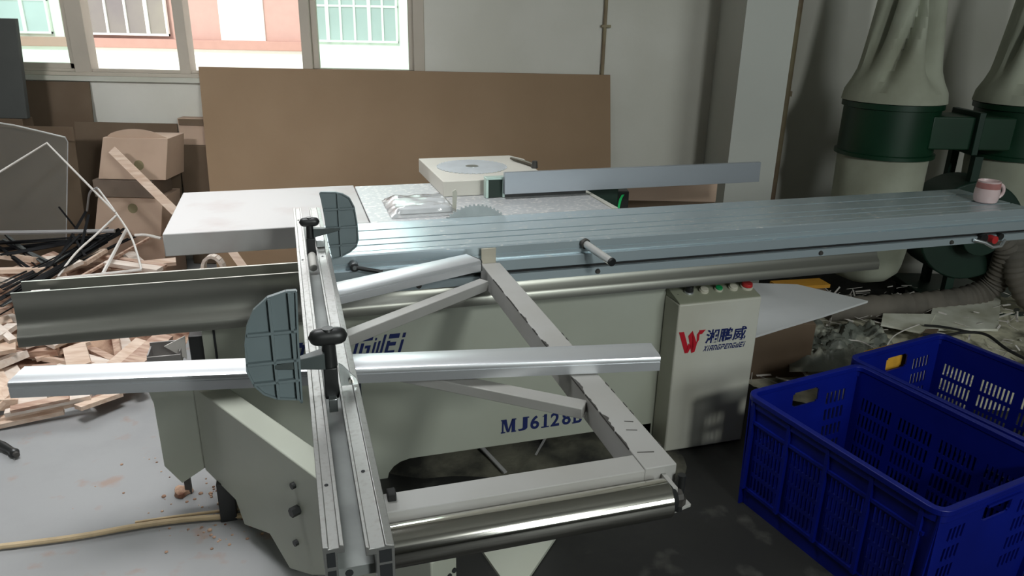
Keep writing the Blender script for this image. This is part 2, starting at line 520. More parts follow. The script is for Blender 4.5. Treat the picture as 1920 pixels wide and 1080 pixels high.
# ------------------------------------------------------------------ building across the yard
FY = 11.0
structure('ground_outside', G().box(-26, 18, 4.9, 30, -1.2, -1.1), M_CREAM)
bd = thing('facade_building', 'salmon and cream building seen through the windows across the yard', 'building', (-4, FY, -1.1))
g = G().box(-16, 8, FY, FY + 4, -1.1, 7)
g.part('salmon_wall', M_PINK, bd)
G().box(-16, 8, FY - 0.06, FY, -1.1, 1.0).part('cream_plinth', M_CREAM, bd, label='cream lower wall')
G().box(-16, -2.95, FY - 0.14, FY, 1.0, 1.125).part('ledge', M_PINKBAND, bd, 0.01, label='darker salmon ledge')
G().box(-4.15, -3.53, FY - 0.03, FY, 1.12, 4.0).part('white_panel', M_CREAM, bd, label='white wall panel')
G().box(-3.0, -1.3, FY - 0.03, FY, 1.0, 5.0).part('cream_bay', M_CREAM, bd, label='cream window surround')
G().box(-8.6, -6.35, FY - 0.03, FY, 1.0, 5.0).part('cream_bay', M_CREAM, bd, label='cream window surround')
def facade_window(x0, x1, z0, z1, cols, pane_m, rows=(0.5,)):
    g = G()
    f = 0.028
    y0, y1 = FY - 0.08, FY - 0.035
    g.box(x0, x1, y0, y1, z0, z0 + f).box(x0, x1, y0, y1, z1 - f, z1)
    for i in range(cols + 1):
        x = x0 + (x1 - x0 - f) * i / cols
        g.box(x, x + f * (1.7 if i % 3 == 1 else 1), y0 - 0.004, y1, z0, z1)
    for r in rows:
        z = z0 + (z1 - z0) * r
        g.box(x0, x1, y0 + 0.006, y1, z, z + f)
    w = g.part('facade_window', M_CREAM, bd)
    G().box(x0 + 0.01, x1 - 0.01, FY - 0.06, FY - 0.05, z0 + 0.01, z1 - 0.01).part('pane', pane_m, w)
facade_window(-6.27, -4.86, 1.165, 2.6, 5, M_FACWIN, (0.45,))
facade_window(-2.85, -1.66, 1.13, 2.6, 6, M_FACGREEN, (0.315,))
facade_window(-8.3, -6.5, 1.165, 2.6, 5, M_FACGREEN, (0.30,))

# ================================================================== THE SAW (machine axes: x along the sliding table, y to the back)
T = 0.88
saw = thing('panel_saw', 'white sliding table panel saw with navy lettering, filling the middle of the workshop', 'saw', (0.6, 2.6, 0), YAW)
# cabinet with cut-out foot
pl = [(-0.30, 0.677), (-0.30, 0.44), (-0.475, 0.445), (-0.465, 0.40), (-0.464, 0.172), (-0.42, 0.10), (-0.343, 0.147), (-0.30, 0.09), (-0.27, 0.0), (0.245, 0.0),
      (0.25, 0.022), (0.268, 0.045), (0.292, 0.060), (0.325, 0.068), (1.27, 0.068), (1.27, 0.0), (1.58, 0.0), (1.58, 0.677)]
g = G().prism(pl, 'y', 2.268, 2.274)
g.part('front_panel', M_OLIVE, saw, 0.0015)
g = G().box(0.03, 1.578, 2.275, 3.0, 0.072, 0.68).box(-0.295, 0.03, 2.275, 2.75, 0.072, 0.44)
g.part('cabinet', M_OLIVE, saw, 0.004)
for u, v in ((-0.2, 2.36), (-0.2, 2.92), (1.5, 2.36), (1.5, 2.92)):
    G().box(u - 0.04, u + 0.04, v - 0.04, v + 0.04, 0.0, 0.075).part('cabinet_foot', M_BLACK, saw)
G().box(-0.268, -0.262, 2.262, 2.268, 0.42, 0.66).part('panel_seam', M_DARKGAP, saw)
G().box(-0.345, -0.302, 2.30, 2.36, 0.50, 0.60).part('cover_clip', M_BLACK, saw, 0.003)
# lower guide beam of extruded aluminium
beam = [(2.163, 0.83), (2.164, 0.806), (2.167, 0.800), (2.166, 0.776), (2.164, 0.750), (2.156, 0.728), (2.143, 0.715), (2.138, 0.706), (2.138, 0.682), (2.150, 0.677),
        (2.262, 0.677), (2.264, 0.83), (2.255, 0.83), (2.252, 0.775), (2.172, 0.772), (2.169, 0.83)]
beam_o = G().prism(beam, 'x', -0.745, 2.092).part('guide_beam', M_BEAM, saw)
g = G().box(-0.715, -0.665, 2.185, 2.225, 0.773, 0.808)
g.part('beam_stop', M_BLACK, beam_o, 0.002, label='black end stop in the beam channel')
g = G().box(-0.713, -0.667, 2.187, 2.223, 0.808, 0.815)
g.part('stop_cap', M_WHITESTRIP, beam_o, 0.001, label='white cap with two screws')
g = G().cyl((-0.700, 2.205, 0.815), (-0.700, 2.205, 0.817), 0.005, seg=12).cyl((-0.68, 2.205, 0.815), (-0.68, 2.205, 0.817), 0.005, seg=12)
g.part('stop_screw', M_BLACK, beam_o)
g = G().cyl((-0.42, 2.2, 0.774), (-0.42, 2.2, 0.783), 0.02, seg=16)
g.part('beam_bolt', M_CHIP, beam_o)
# left table extension, cast table, rim
G().box(-0.405, 0.247, 2.49, 3.085, 0.805, T).part('extension_table', M_TABLEPAINT, saw, 0.003, label='white painted extension table')
g = G().box(0.25, 1.145, 2.49, 3.062, 0.835, T)
g.part('cast_table', M_CAST, saw, 0.002, label='dusty grey cast table')
g = G().prism([(1.147, 2.49), (1.170, 2.49), (1.158, 3.062), (1.147, 3.062)], 'z', 0.84, 0.883)
g.part('table_rim', M_WHITEPAINT, saw, 0.002)
g = G().box(0.35, 1.1, 2.6, 2.98, 0.70, 0.834)
g.part('table_bracket', M_OLIVE, saw)
# blade and riving knife
def blade_poly(R, n):
    p = []
    for k in range(n):
        a0 = 2 * PI * k / n
        p.append((R * 0.965 * math.cos(a0), R * 0.965 * math.sin(a0)))
        p.append((R * math.cos(a0 + 0.2 * PI / n), R * math.sin(a0 + 0.2 * PI / n)))
        p.append((R * math.cos(a0 + 0.9 * PI / n), R * math.sin(a0 + 0.9 * PI / n)))
        p.append((R * 0.955 * math.cos(a0 + PI / n), R * 0.955 * math.sin(a0 + PI / n)))
    return p
R = 0.15
cz = 0.925 - R
g = G().prism([(0.617 + x, cz + z) for x, z in blade_poly(R, 60)], 'y', 2.4868, 2.4895)
g.part('saw_blade', mat('dull_blade_steel', (0.40, 0.43, 0.43), 0.5, 0.5, var=0.15, scale=20), saw, smooth=False)
g = G().prism([(0.548, 0.87), (0.560, 0.87), (0.566, 0.955), (0.560, 0.967), (0.549, 0.960)], 'y', 2.548, 2.552)
g.part('riving_knife', M_WHITEPAINT, saw)
# control box with push buttons and lettering
cb = G().box(1.277, 1.613, 2.16, 2.267, 0.004, 0.606).part('control_box', M_WHITEPAINT, saw, 0.006)
g = G().prism([(2.163, 0.6065), (2.267, 0.6065), (2.267, 0.636), (2.170, 0.611)], 'x', 1.28, 1.61)
g.part('button_panel', mat('olive_panel', lin((150, 153, 134)), 0.5), cb, 0.002)
def button(u, m_, r, h, bez=M_CREAMBTN, dome=False):
    base = G().cyl((u, 2.225, 0.615), (u, 2.218, 0.632), r * 1.15, r * 1.1, 20).part('button_bezel', bez, saw, 0.001)
    G().cyl((u, 2.218, 0.632), (u, 2.216, 0.632 + h), r, r * 0.92, 20).part('button_cap', m_, base, 0.0015)
button(1.345, M_BLACK, 0.015, 0.020, M_ALU)
button(1.405, M_CREAMBTN, 0.016, 0.006)
button(1.466, M_GREENBTN, 0.014, 0.006)
button(1.526, M_CREAMBTN, 0.016, 0.006)
button(1.583, M_REDBTN, 0.021, 0.012, M_CREAMBTN)
for u in (1.30,):
    G().cyl((u, 2.216, 0.618), (u, 2.214, 0.622), 0.004, seg=10).part('panel_screw', M_BLACK, cb)
# --- lettering on the control box
def put_text(g, vs, fs, u, v, z, sx=1.0, sz=1.0):
    bv = [g.bm.verts.new((u + p.x * sx, v - p.z, z + p.y * sz)) for p in vs]
    for f in fs:
        try: g.bm.faces.new([bv[i] for i in f])
        except ValueError: pass
    return g
def fit_text(body, u, v, z, width, height, shear=0.0, bold=0.0, name='lettering', m_=M_NAVY, parent=None):
    vs, fs = letters(body, 0.1, shear, 0.0005, bold)
    x0 = min(p.x for p in vs); x1 = max(p.x for p in vs)
    y0 = min(p.y for p in vs); y1 = max(p.y for p in vs)
    for p in vs: p.x -= x0; p.y -= y0
    g = put_text(G(), vs, fs, u, v, z, width / (x1 - x0), height / (y1 - y0))
    return g.part(name, m_, parent, smooth=False)
fit_text('湘鹏威', 1.398, 2.1585, 0.443, 0.168, 0.055, 0.08, 0.0016, 'maker_characters', M_NAVY, cb)

# blocky stencil capitals: bars inside a unit cell
STEN = {
 'G': [(0.08, 0.78, 0.95, 1), (0, 0, 0.28, 0.68), (0.28, 0, 0.9, 0.2), (0.66, 0.2, 0.92, 0.55), (0.42, 0.42, 0.66, 0.55)],
 'W': [(0, 0.0, 0.2, 0.68), (0.2, 0, 0.74, 0.17), (0.37, 0.17, 0.57, 0.72), (0.74, 0, 0.96, 1), (0.0, 0.76, 0.16, 0.88)],
 'E': [(0.05, 0.78, 1, 1), (0, 0, 0.28, 0.68), (0.28, 0, 0.9, 0.2), (0.28, 0.43, 0.85, 0.6)],
 'I': [(0.2, 0, 0.65, 0.68), (0.2, 0.78, 0.68, 1)],
 'N': [(0, 0, 0.26, 1), (0.26, 0.76, 0.66, 1), (0.66, 0, 0.92, 0.9)],
 'A': [(0, 0, 0.25, 0.9), (0.15, 0.8, 0.92, 1), (0.68, 0, 0.92, 0.8), (0.25, 0.34, 0.68, 0.5)],
 'P': [(0, 0, 0.26, 0.68), (0.05, 0.8, 0.92, 1), (0.68, 0.45, 0.92, 0.8), (0.26, 0.38, 0.8, 0.52)],
 'X': None}
def stencil(g, word, u, v, z, cw, h, shear, gap=0.18, depth=0.0008):
    x = u
    for ch in word:
        w = cw * (0.55 if ch == 'I' else 1.0)
        if STEN[ch] is None:
            for a, b in (((0, 0), (0.75, 1)), ((0, 1), (0.75, 0))):
                q = [(a[0], a[1]), (a[0] + 0.25, a[1]), (b[0] + 0.25, b[1]), (b[0], b[1])]
                g.prism([(x + px * w + shear * pz * h, z + pz * h) for px, pz in q], 'y', v - depth, v)
        else:
            for x0, z0, x1, z1 in STEN[ch]:
                q = [(x0, z0), (x1, z0), (x1, z1), (x0, z1)]
                g.prism([(x + px * w + shear * pz * h, z + pz * h) for px, pz in q], 'y', v - depth, v)
        x += w + gap * cw
    return g
stencil(G(), 'XIANGPENGWEI', 1.392, 2.1595, 0.413, 0.0132, 0.021, 0.3).part('maker_name', M_NAVY, cb, smooth=False)
g = G()
def lozenge(a, b, c, d): g.prism([a, b, c, d], 'y', 2.1585, 2.1595)
lozenge((1.286, 0.500), (1.306, 0.500), (1.330, 0.435), (1.318, 0.414))
lozenge((1.318, 0.414), (1.331, 0.414), (1.342, 0.440), (1.330, 0.452))
lozenge((1.325, 0.482), (1.341, 0.500), (1.353, 0.440), (1.345, 0.412))
lozenge((1.345, 0.412), (1.358, 0.416), (1.364, 0.448), (1.341, 0.500))
lozenge((1.367, 0.500), (1.394, 0.500), (1.380, 0.484), (1.370, 0.484))
lozenge((1.360, 0.484), (1.370, 0.498), (1.371, 0.462), (1.363, 0.448))
g.part('maker_emblem', M_RED, cb, label='red W-shaped emblem', smooth=False)
# --- lettering on the front panel
LETW = 0.052
stencil(G(), 'XIANGPENGWEI', -0.162, 2.267, 0.483, 0.0365, 0.074, 0.30, 0.17).part('panel_name', M_NAVY, saw, smooth=False)
g = G()
def serif_text(g, u, v, z, h):
    body = 'MJ6128B'
    x = u
    for ch in body:
        vs, fs = letters(ch, 0.1, 0, 0.0005, 0.0022)
        x0 = min(p.x for p in vs); x1 = max(p.x for p in vs); y0 = min(p.y for p in vs); y1 = max(p.y for p in vs)
        w = {'M': 0.050, 'J': 0.036, '1': 0.022}.get(ch, 0.034)
        for p in vs: p.x -= x0; p.y -= y0
        if ch == 'M':
            for q in ([(0, 0), (0.006, 0), (0.006, h), (0, h)], [(w - 0.013, 0), (w, 0), (w, h), (w - 0.013, h)],
                      [(0.002, h), (0.017, h), (w * 0.5 + 0.002, 0.002), (w * 0.5 - 0.006, 0.002)],
                      [(w - 0.012, h), (w - 0.006, h), (w * 0.5 + 0.003, 0.002), (w * 0.5 - 0.004, 0.002)]):
                g.prism([(x + a, z + b) for a, b in q], 'y', v - 0.0008, v)
        elif ch == '1':
            g.prism([(x + 0.007, z), (x + 0.018, z), (x + 0.018, z + h), (x + 0.007, z + h)], 'y', v - 0.0008, v)
        else:
            put_text(g, vs, fs, x, v, z, w / (x1 - x0), h / (y1 - y0))
        sf = 0.005
        def slab(a, b, zz): g.box(a, b, v - 0.0006, v, zz, zz + sf)
        if ch == 'M':
            slab(x - 0.004, x + 0.013, z); slab(x + w - 0.014, x + w + 0.004, z)
            slab(x - 0.004, x + 0.008, z + h - sf); slab(x + w - 0.008, x + w + 0.004, z + h - sf)
        if ch == 'J': slab(x + w - 0.018, x + w + 0.006, z + h - sf)
        if ch == '1': g.prism([(x, z + h * 0.84), (x + 0.008, z + h * 0.84), (x + 0.018, z + h), (x + 0.013, z + h)], 'y', v - 0.0008, v)
        if ch == '1': slab(x - 0.003, x + w + 0.005, z)
        if ch == 'B': slab(x - 0.005, x + 0.01, z); slab(x - 0.005, x + 0.01, z + h - sf)
        x += w + 0.0115
serif_text(g, 0.664, 2.267, 0.118, 0.056)
g.part('model_number', M_NAVY, saw, smooth=False)

# ---- rip fence carried on the cast table
rf = thing('rip_fence', 'long flat aluminium rip fence standing across the cast table', 'fence', (1.2, 2.73, T), YAW)
g = G().prism([(2.712, 0.900), (2.716, 0.984), (2.734, 0.984), (2.738, 0.900)], 'x', 0.79, 1.926)
g.part('fence_plate', mat('rip_fence_aluminium', (0.36, 0.39, 0.43), 0.4, 0.5, var=0.05, scale=3), rf, 0.001)
g = G()
g.box(0.722, 0.80, 2.745, 2.752, T, 0.960).box(0.722, 0.80, 2.752, 2.80, 0.953, 0.960).box(0.722, 0.729, 2.752, 2.80, T, 0.953).box(0.793, 0.80, 2.752, 2.80, T, 0.953)
g.bm.free(); g = G()
g.box(0.722, 0.80, 2.742, 2.776, 0.952, 0.962).box(0.722, 0.734, 2.742, 2.776, T + 0.001, 0.952).box(0.79, 0.80, 2.742, 2.776, T + 0.001, 0.952)
g.part('carrier_block', M_MINT, rf, 0.002)
G().box(0.734, 0.79, 2.75, 2.774, T + 0.001, 0.952).part('carrier_core', M_DKGREEN, rf)
G().box(0.80, 1.14, 2.742, 2.765, T + 0.001, 0.90).part('fence_shoe', M_BLACK, rf)
# dark green guard box hung behind the right edge of the cast table
G().box(1.19, 1.34, 2.86, 3.0, 0.60, 0.87).part('scale_bracket', M_DKGREEN, rf, 0.004)

# ---- flat white box with a spare blade lying on it
wb = thing('flat_box', 'flat white box with a round blade lying on top, behind the rip fence', 'box', (0.78, 3.04, T), YAW)
G().prism([(0.566, 2.80), (0.99, 2.80), (1.02, 3.20), (0.98, 3.295), (0.556, 3.295)], 'z', T + 0.001, 0.942).part('box_body', mat('white_carton', lin((214, 210, 200)), 0.6, var=0.05, scale=4), wb, 0.003)
bl = thing('spare_saw_blade', 'round bright saw blade lying flat on the white box', 'blade', (0.744, 3.06, 0.943), YAW)
g = G().prism([(0.744 + x, 3.06 + y) for x, y in blade_poly(0.15, 40)], 'z', 0.943, 0.9455)
g.part('blade_plate', M_DISC, bl, smooth=False)
G().cyl((0.744, 3.06, 0.9455), (0.744, 3.06, 0.9465), 0.028, seg=24).part('bore_ring', M_STEEL, bl)
lv = thing('metal_lever', 'small dark lever lying on the right edge of the white box', 'lever', (0.98, 3.1, 0.943), YAW)
g = G().tube([(0.95, 3.17, 0.952), (0.985, 3.06, 0.953), (1.0, 2.99, 0.953)], [0.006, 0.008, 0.008], 10)
g.part('lever_arm', mat('dark_bronze', (0.10, 0.085, 0.06), 0.45, 0.6), lv)
G().cyl((1.0, 2.985, 0.943), (1.0, 2.985, 0.972), 0.014, 0.011, 14).part('lever_hub', M_CHIP, lv)

# ---- plastic wrapped packet beside the blade
pk = thing('plastic_packet', 'packet wrapped in crumpled clear plastic beside the saw blade', 'packet', (0.45, 2.64, T), YAW)
G().box(0.36, 0.55, 2.56, 2.73, T + 0.002, 0.903).part('packet_content', M_WHITEBOARD, pk, 0.004, label='white content')
g = G()
nx, ny = 26, 18
grid = {}
for i in range(nx + 1):
    for j in range(ny + 1):
        a, b = i / nx, j / ny
        x = 0.325 + 0.245 * a
        y = 2.515 + 0.27 * b
        e = min(a, 1 - a, b, 1 - b)
        z = T + 0.003 + 0.026 * min(1, e * 7) ** 0.7 + 0.008 * noise.noise(Vector((x * 20, y * 26, 3.0))) * min(1, e * 9)
        x += 0.006 * noise.noise(Vector((x * 40, y * 40, 7)))
        y += 0.008 * noise.noise(Vector((x * 40, y * 40, 1)))
        grid[i, j] = g.bm.verts.new((x, y, max(z, T + 0.002)))
for i in range(nx):
    for j in range(ny):
        g.bm.faces.new((grid[i, j], grid[i + 1, j], grid[i + 1, j + 1], grid[i, j + 1]))
g.part('plastic_film', M_BAGFILM, pk)

# ---- sliding table
sl = thing('sliding_table', 'long grooved aluminium sliding table, mug standing on its far end', 'sliding table', (1.4, 2.3, 0.756), YAW)
top = [(2.485, T)]
for vg in (2.391, 2.287, 2.227, 2.168):
    w = 0.0055 if vg > 2.2 else 0.0025
    dp = 0.014 if vg > 2.2 else 0.005
    top += [(vg + w, T), (vg + w, T - dp), (vg - w, T - dp), (vg - w, T)]
prof = top + [(2.140, T), (2.136, T - 0.004), (2.136, 0.856), (2.139, 0.855), (2.139, 0.851), (2.136, 0.850), (2.136, 0.839), (2.141, 0.838), (2.141, 0.834), (2.124, 0.833),
              (2.124, 0.800), (2.126, 0.798), (2.151, 0.797), (2.151, 0.785), (2.131, 0.783), (2.130, 0.757), (2.146, 0.756), (2.156, 0.776), (2.158, 0.842), (2.47, 0.842), (2.472, 0.80), (2.485, 0.80)]
G().prism(prof, 'x', 0.07, 2.775).part('table_profile', M_ALUDUST, sl)
G().box(0.072, 2.773, 2.140, 2.1505, 0.7855, 0.7965).part('groove_shade', M_RUBBER_SHADE, sl, label='black strip standing for the shade in the side groove')  # added black strip: paints the dark shade line of the groove
for u in (0.351, 0.943, 1.811, 2.403):
    G().cyl((u, 2.130, 0.769), (u, 2.124, 0.769), 0.009, 0.007, 14).part('profile_screw', M_CHIP, sl)
rod = G().cyl((0.893, 2.1325, 0.867), (0.925, 1.995, 0.848), 0.0125, seg=20).part('push_rod', M_ROD, sl, label='chrome push rod')
G().cyl((0.925, 1.995, 0.848), (0.927, 1.985, 0.8467), 0.0135, seg=20).part('rod_cap', M_BLACK, rod, 0.002)
G().cyl((0.892, 2.135, 0.8675), (0.8945, 2.125, 0.866), 0.017, seg=20).part('rod_socket', M_CHIP, rod)
lev = G().cyl((0.158, 2.133, 0.853), (0.158, 2.098, 0.853), 0.013, seg=18).part('clamp_lever', M_BLACK, sl, 0.002)
G().tube([(0.158, 2.102, 0.853), (0.195, 2.094, 0.846), (0.238, 2.092, 0.836)], [0.007, 0.0065, 0.006], 12).part('lever_handle', M_BLACK, lev)
G().cyl((0.158, 2.098, 0.853), (0.158, 2.094, 0.853), 0.006, seg=12).part('lever_bolt', M_STEEL, lev)
# end fitting with a red knob under the far right end
ef = G().tube([(2.50, 2.12, 0.775), (2.54, 2.105, 0.765), (2.58, 2.10, 0.745), (2.62, 2.10, 0.748), (2.65, 2.115, 0.765)], 0.006, 10).part('end_handle', M_ALU, sl)
G().cyl((2.59, 2.133, 0.772), (2.59, 2.105, 0.772), 0.015, seg=16).part('red_knob', M_REDBTN, ef, label='small red knob')
G().cyl((2.545, 2.133, 0.778), (2.545, 2.115, 0.778), 0.018, seg=16).part('black_knob', M_BLACK, ef)
G().cyl((2.635, 2.133, 0.778), (2.635, 2.12, 0.778), 0.013, seg=16).part('black_knob', M_BLACK, ef)

# ---- mug on the far end of the sliding table
def mug():
    cx, cy = 2.675, 2.262
    t = thing('mug', 'pale pink mug with a rose band standing on the far end of the sliding table', 'mug', (cx, cy, T), YAW)
    k = 0.86
    prof = [(0.0, T + 0.001), (0.040, T + 0.001), (0.048, T + 0.006), (0.053, T + 0.025), (0.053, T + 0.055), (0.0505, T + 0.07), (0.0475, T + 0.098), (0.0485, T + 0.102), (0.0465, T + 0.103),
            (0.0445, T + 0.098), (0.047, T + 0.06), (0.046, T + 0.02), (0.0, T + 0.012)]
    g = G()
    sc = lambda r, z: (max(r * k, 0.0008), T + (z - T) * k)
    pr = [sc(r, z) for r, z in prof]
    g.lathe(pr, cx, cy, 40, cap=True)
    g.part('mug_body', M_MUG, t)
    g = G().lathe([sc(*q) for q in [(0.0515, T + 0.069), (0.0519, T + 0.07), (0.0488, T + 0.0955), (0.0482, T + 0.0955), (0.0490, T + 0.075)]], cx, cy, 40, cap=False)
    g.part('rose_band', M_MUGBAND, t, label='rose coloured band')
    pts = []
    for i in range(11):
        a = -PI / 2 + PI * i / 10
        pts.append((cx + (0.045 + 0.026 * math.cos(a)) * k, cy - (0.015 + 0.008 * math.cos(a)) * k, T + (0.055 + 0.032 * math.sin(a)) * k))
    G().tube(pts, 0.0065, 10).part('mug_handle', M_MUG, t)
mug()
G().prism([(2.66, 2.19), (2.76, 2.20), (2.735, 2.215), (2.70, 2.235)], 'z', T + 0.0005, T + 0.003).bm.free()

# ---- outrigger frame with chrome roller
fr = thing('outrigger_frame', 'ivory painted tubular outrigger frame with chipped edges and chrome roller', 'frame', (0.35, 1.5, 0.75), YAW)
FZ = 0.83
G().box(0.543, 0.604, 0.975, 2.117, FZ - 0.058, FZ).part('side_tube', M_FRAME, fr, 0.002)
G().box(0.02, 0.542, 0.972, 1.022, FZ - 0.055, FZ - 0.001).part('front_tube', M_FRAME, fr, 0.002)
G().box(0.02, 0.07, 1.023, 2.115, FZ - 0.055, FZ - 0.001).part('inner_tube', M_FRAME, fr, 0.002)
def flat(p0, p1, w, z0, z1):
    p0, p1 = Vector((*p0, 0)), Vector((*p1, 0))
    d = (p1 - p0).normalized(); n = Vector((-d.y, d.x, 0)) * w / 2
    return [(q.x, q.y) for q in (p0 - n, p1 - n, p1 + n, p0 + n)], z0, z1
q, a, b = flat((0.085, 1.70), (0.525, 2.005), 0.035, FZ - 0.042, FZ - 0.012)
G().prism(q, 'z', a, b).part('diagonal_brace', M_FRAME, fr, 0.002)
q, a, b = flat((0.085, 1.575), (0.535, 1.230), 0.04, FZ - 0.036, FZ - 0.012)
G().prism(q, 'z', a, b).part('diagonal_brace', M_FRAME, fr, 0.002)
random.seed(11)
g = G()
for v0, v1, wmax in ((1.04, 1.10, 0.004), (1.105, 1.175, 0.011), (1.185, 1.25, 0.005), (1.255, 1.33, 0.009), (1.40, 1.425, 0.004), (1.47, 1.53, 0.008), (1.56, 1.60, 0.002), (1.64, 1.70, 0.005), (1.72, 1.83, 0.002), (1.86, 1.97, 0.002)):
    n_ = max(4, int((v1 - v0) / 0.008))
    edge = [(0.5425, v1), (0.5425, v0)]
    for i in range(n_ + 1):
        q_ = i / n_
        edge.append((0.5432 + wmax * random.uniform(0.15, 1.0) * math.sin(PI * min(0.97, max(0.03, q_))), v0 + (v1 - v0) * q_))
    g.prism(edge, 'z', FZ - 0.003, FZ + 0.0006)
for v in [1.0 + 0.03 * i for i in range(20)]:
    if random.random() < 0.5: continue
    w = random.uniform(0.001, 0.003)
    g.prism([(0.6045, v), (0.6045 - w, v + 0.006), (0.6045 - w, v + 0.014), (0.6045, v + 0.02)], 'z', FZ - 0.003, FZ + 0.0006)
for u, v, L in ((0.565, 1.10, 0.02), (0.575, 1.13, 0.016), (0.552, 1.025, 0.03)):
    g.bar((u, v, FZ), (u + L, v - 0.006, FZ), 0.002, 0.0012)
g.part('chipped_paint', M_CHIP, fr, label='dark bare metal where the paint chipped', smooth=False)['kind'] = 'stuff'
rl = G().cyl((0.085, 0.9365, 0.793), (0.567, 0.9365, 0.793), 0.033, seg=48).part('roller', M_CHROME, fr, 0.002, label='polished chrome roller')
G().cyl((0.567, 0.9365, 0.793), (0.580, 0.9365, 0.793), 0.026, 0.02, 24).part('roller_cap', M_BLACK, rl)
G().cyl((0.580, 0.9365, 0.793), (0.594, 0.9365, 0.793), 0.012, seg=8).part('roller_bolt', M_CHIP, rl)
G().box(0.575, 0.583, 0.93, 0.974, 0.775, 0.815).part('roller_bracket', M_FRAME, fr)
G().cyl((0.608, 0.962, 0.742), (0.608, 0.962, 0.815), 0.007, seg=12).part('plate_bolt', M_BLACK, fr)
G().prism([(0.598, 1.005), (0.637, 1.008), (0.640, 0.972), (0.600, 0.962)], 'z', 0.735, 0.7415).part('latch_plate', M_FRAME, fr, 0.001)
G().cyl((0.608, 0.962, 0.756), (0.608, 0.962, 0.768), 0.012, seg=6).part('lock_nut', M_CHIP, fr)
G().box(0.106, 0.120, 0.998, 1.018, FZ - 0.012, FZ + 0.012).part('rubber_stop', M_RUBBER_SHADE, fr, 0.002)
G().prism([(0.545, 2.1175), (0.592, 2.1175), (0.592, 2.121), (0.545, 2.121)], 'z', 0.80, 0.878).part('hook_plate', mat('beige_zinc', lin((190, 184, 168)), 0.5, 0.3), fr, 0.001)

# ---- crosscut fence: two rails with a slot, flip stops
FT = 0.955
fe = thing('crosscut_fence', 'long aluminium crosscut fence with a centre slot, running from the front roller to the blade', 'fence', (0.04, 1.6, 0.872), YAW)
lrail = [(0.0, FT), (0.007, FT), (0.007, FT - 0.0035), (0.020, FT - 0.0035), (0.020, FT), (0.0255, FT), (0.0255, FT - 0.012), (0.017, FT - 0.012), (0.017, FT - 0.058), (0.0015, FT - 0.058)]
rrail = [(0.050, FT), (0.0545, FT), (0.0545, FT - 0.0035), (0.073, FT - 0.0035), (0.074, FT - 0.001), (0.0845, FT - 0.0035), (0.0845, FT - 0.058), (0.062, FT - 0.058), (0.062, FT - 0.013), (0.050, FT - 0.013)]
def shell(g, poly, y0, y1, inset):
    g.prism(poly, 'y', y0, y1)
g = G(); g.prism(lrail, 'y', 0.757, 2.445); L_o = g.part('left_rail', M_ALURAIL, fe, 0.0008)
g = G(); g.prism(rrail, 'y', 0.745, 2.445); R_o = g.part('right_rail', M_ALURAIL, fe, 0.0008)
G().box(0.0045, 0.0145, 0.7562, 0.758, FT - 0.030, FT - 0.009).part('rail_hollow', M_DARKGAP, L_o)
G().box(0.0045, 0.0145, 0.7562, 0.758, FT - 0.055, FT - 0.036).part('rail_hollow', M_DARKGAP, L_o)
G().box(0.066, 0.081, 0.7442, 0.746, FT - 0.026, FT - 0.008).part('rail_hollow', M_DARKGAP, R_o)
G().box(0.066, 0.081, 0.7442, 0.746, FT - 0.054, FT - 0.030).part('rail_hollow', M_DARKGAP, R_o)
G().box(0.0172, 0.0618, 0.765, 2.44, FT - 0.057, FT - 0.042).part('slot_web', mat('dull_web_aluminium', (0.36, 0.38, 0.37), 0.5, 0.5, var=0.3, scale=9), fe)
g = G()
for v in (0.89, 1.40, 1.9, 2.3):
    g.cyl((0.0125, v, FT - 0.0036), (0.0125, v, FT - 0.0028), 0.0028, seg=12).cyl((0.064, v + 0.02, FT - 0.0036), (0.064, v + 0.02, FT - 0.0028), 0.0028, seg=12)
g.cyl((0.030, 0.764, FT - 0.050), (0.030, 0.766, FT - 0.050), 0.005, seg=12)
g.part('rail_hole', M_DARKGAP, fe)

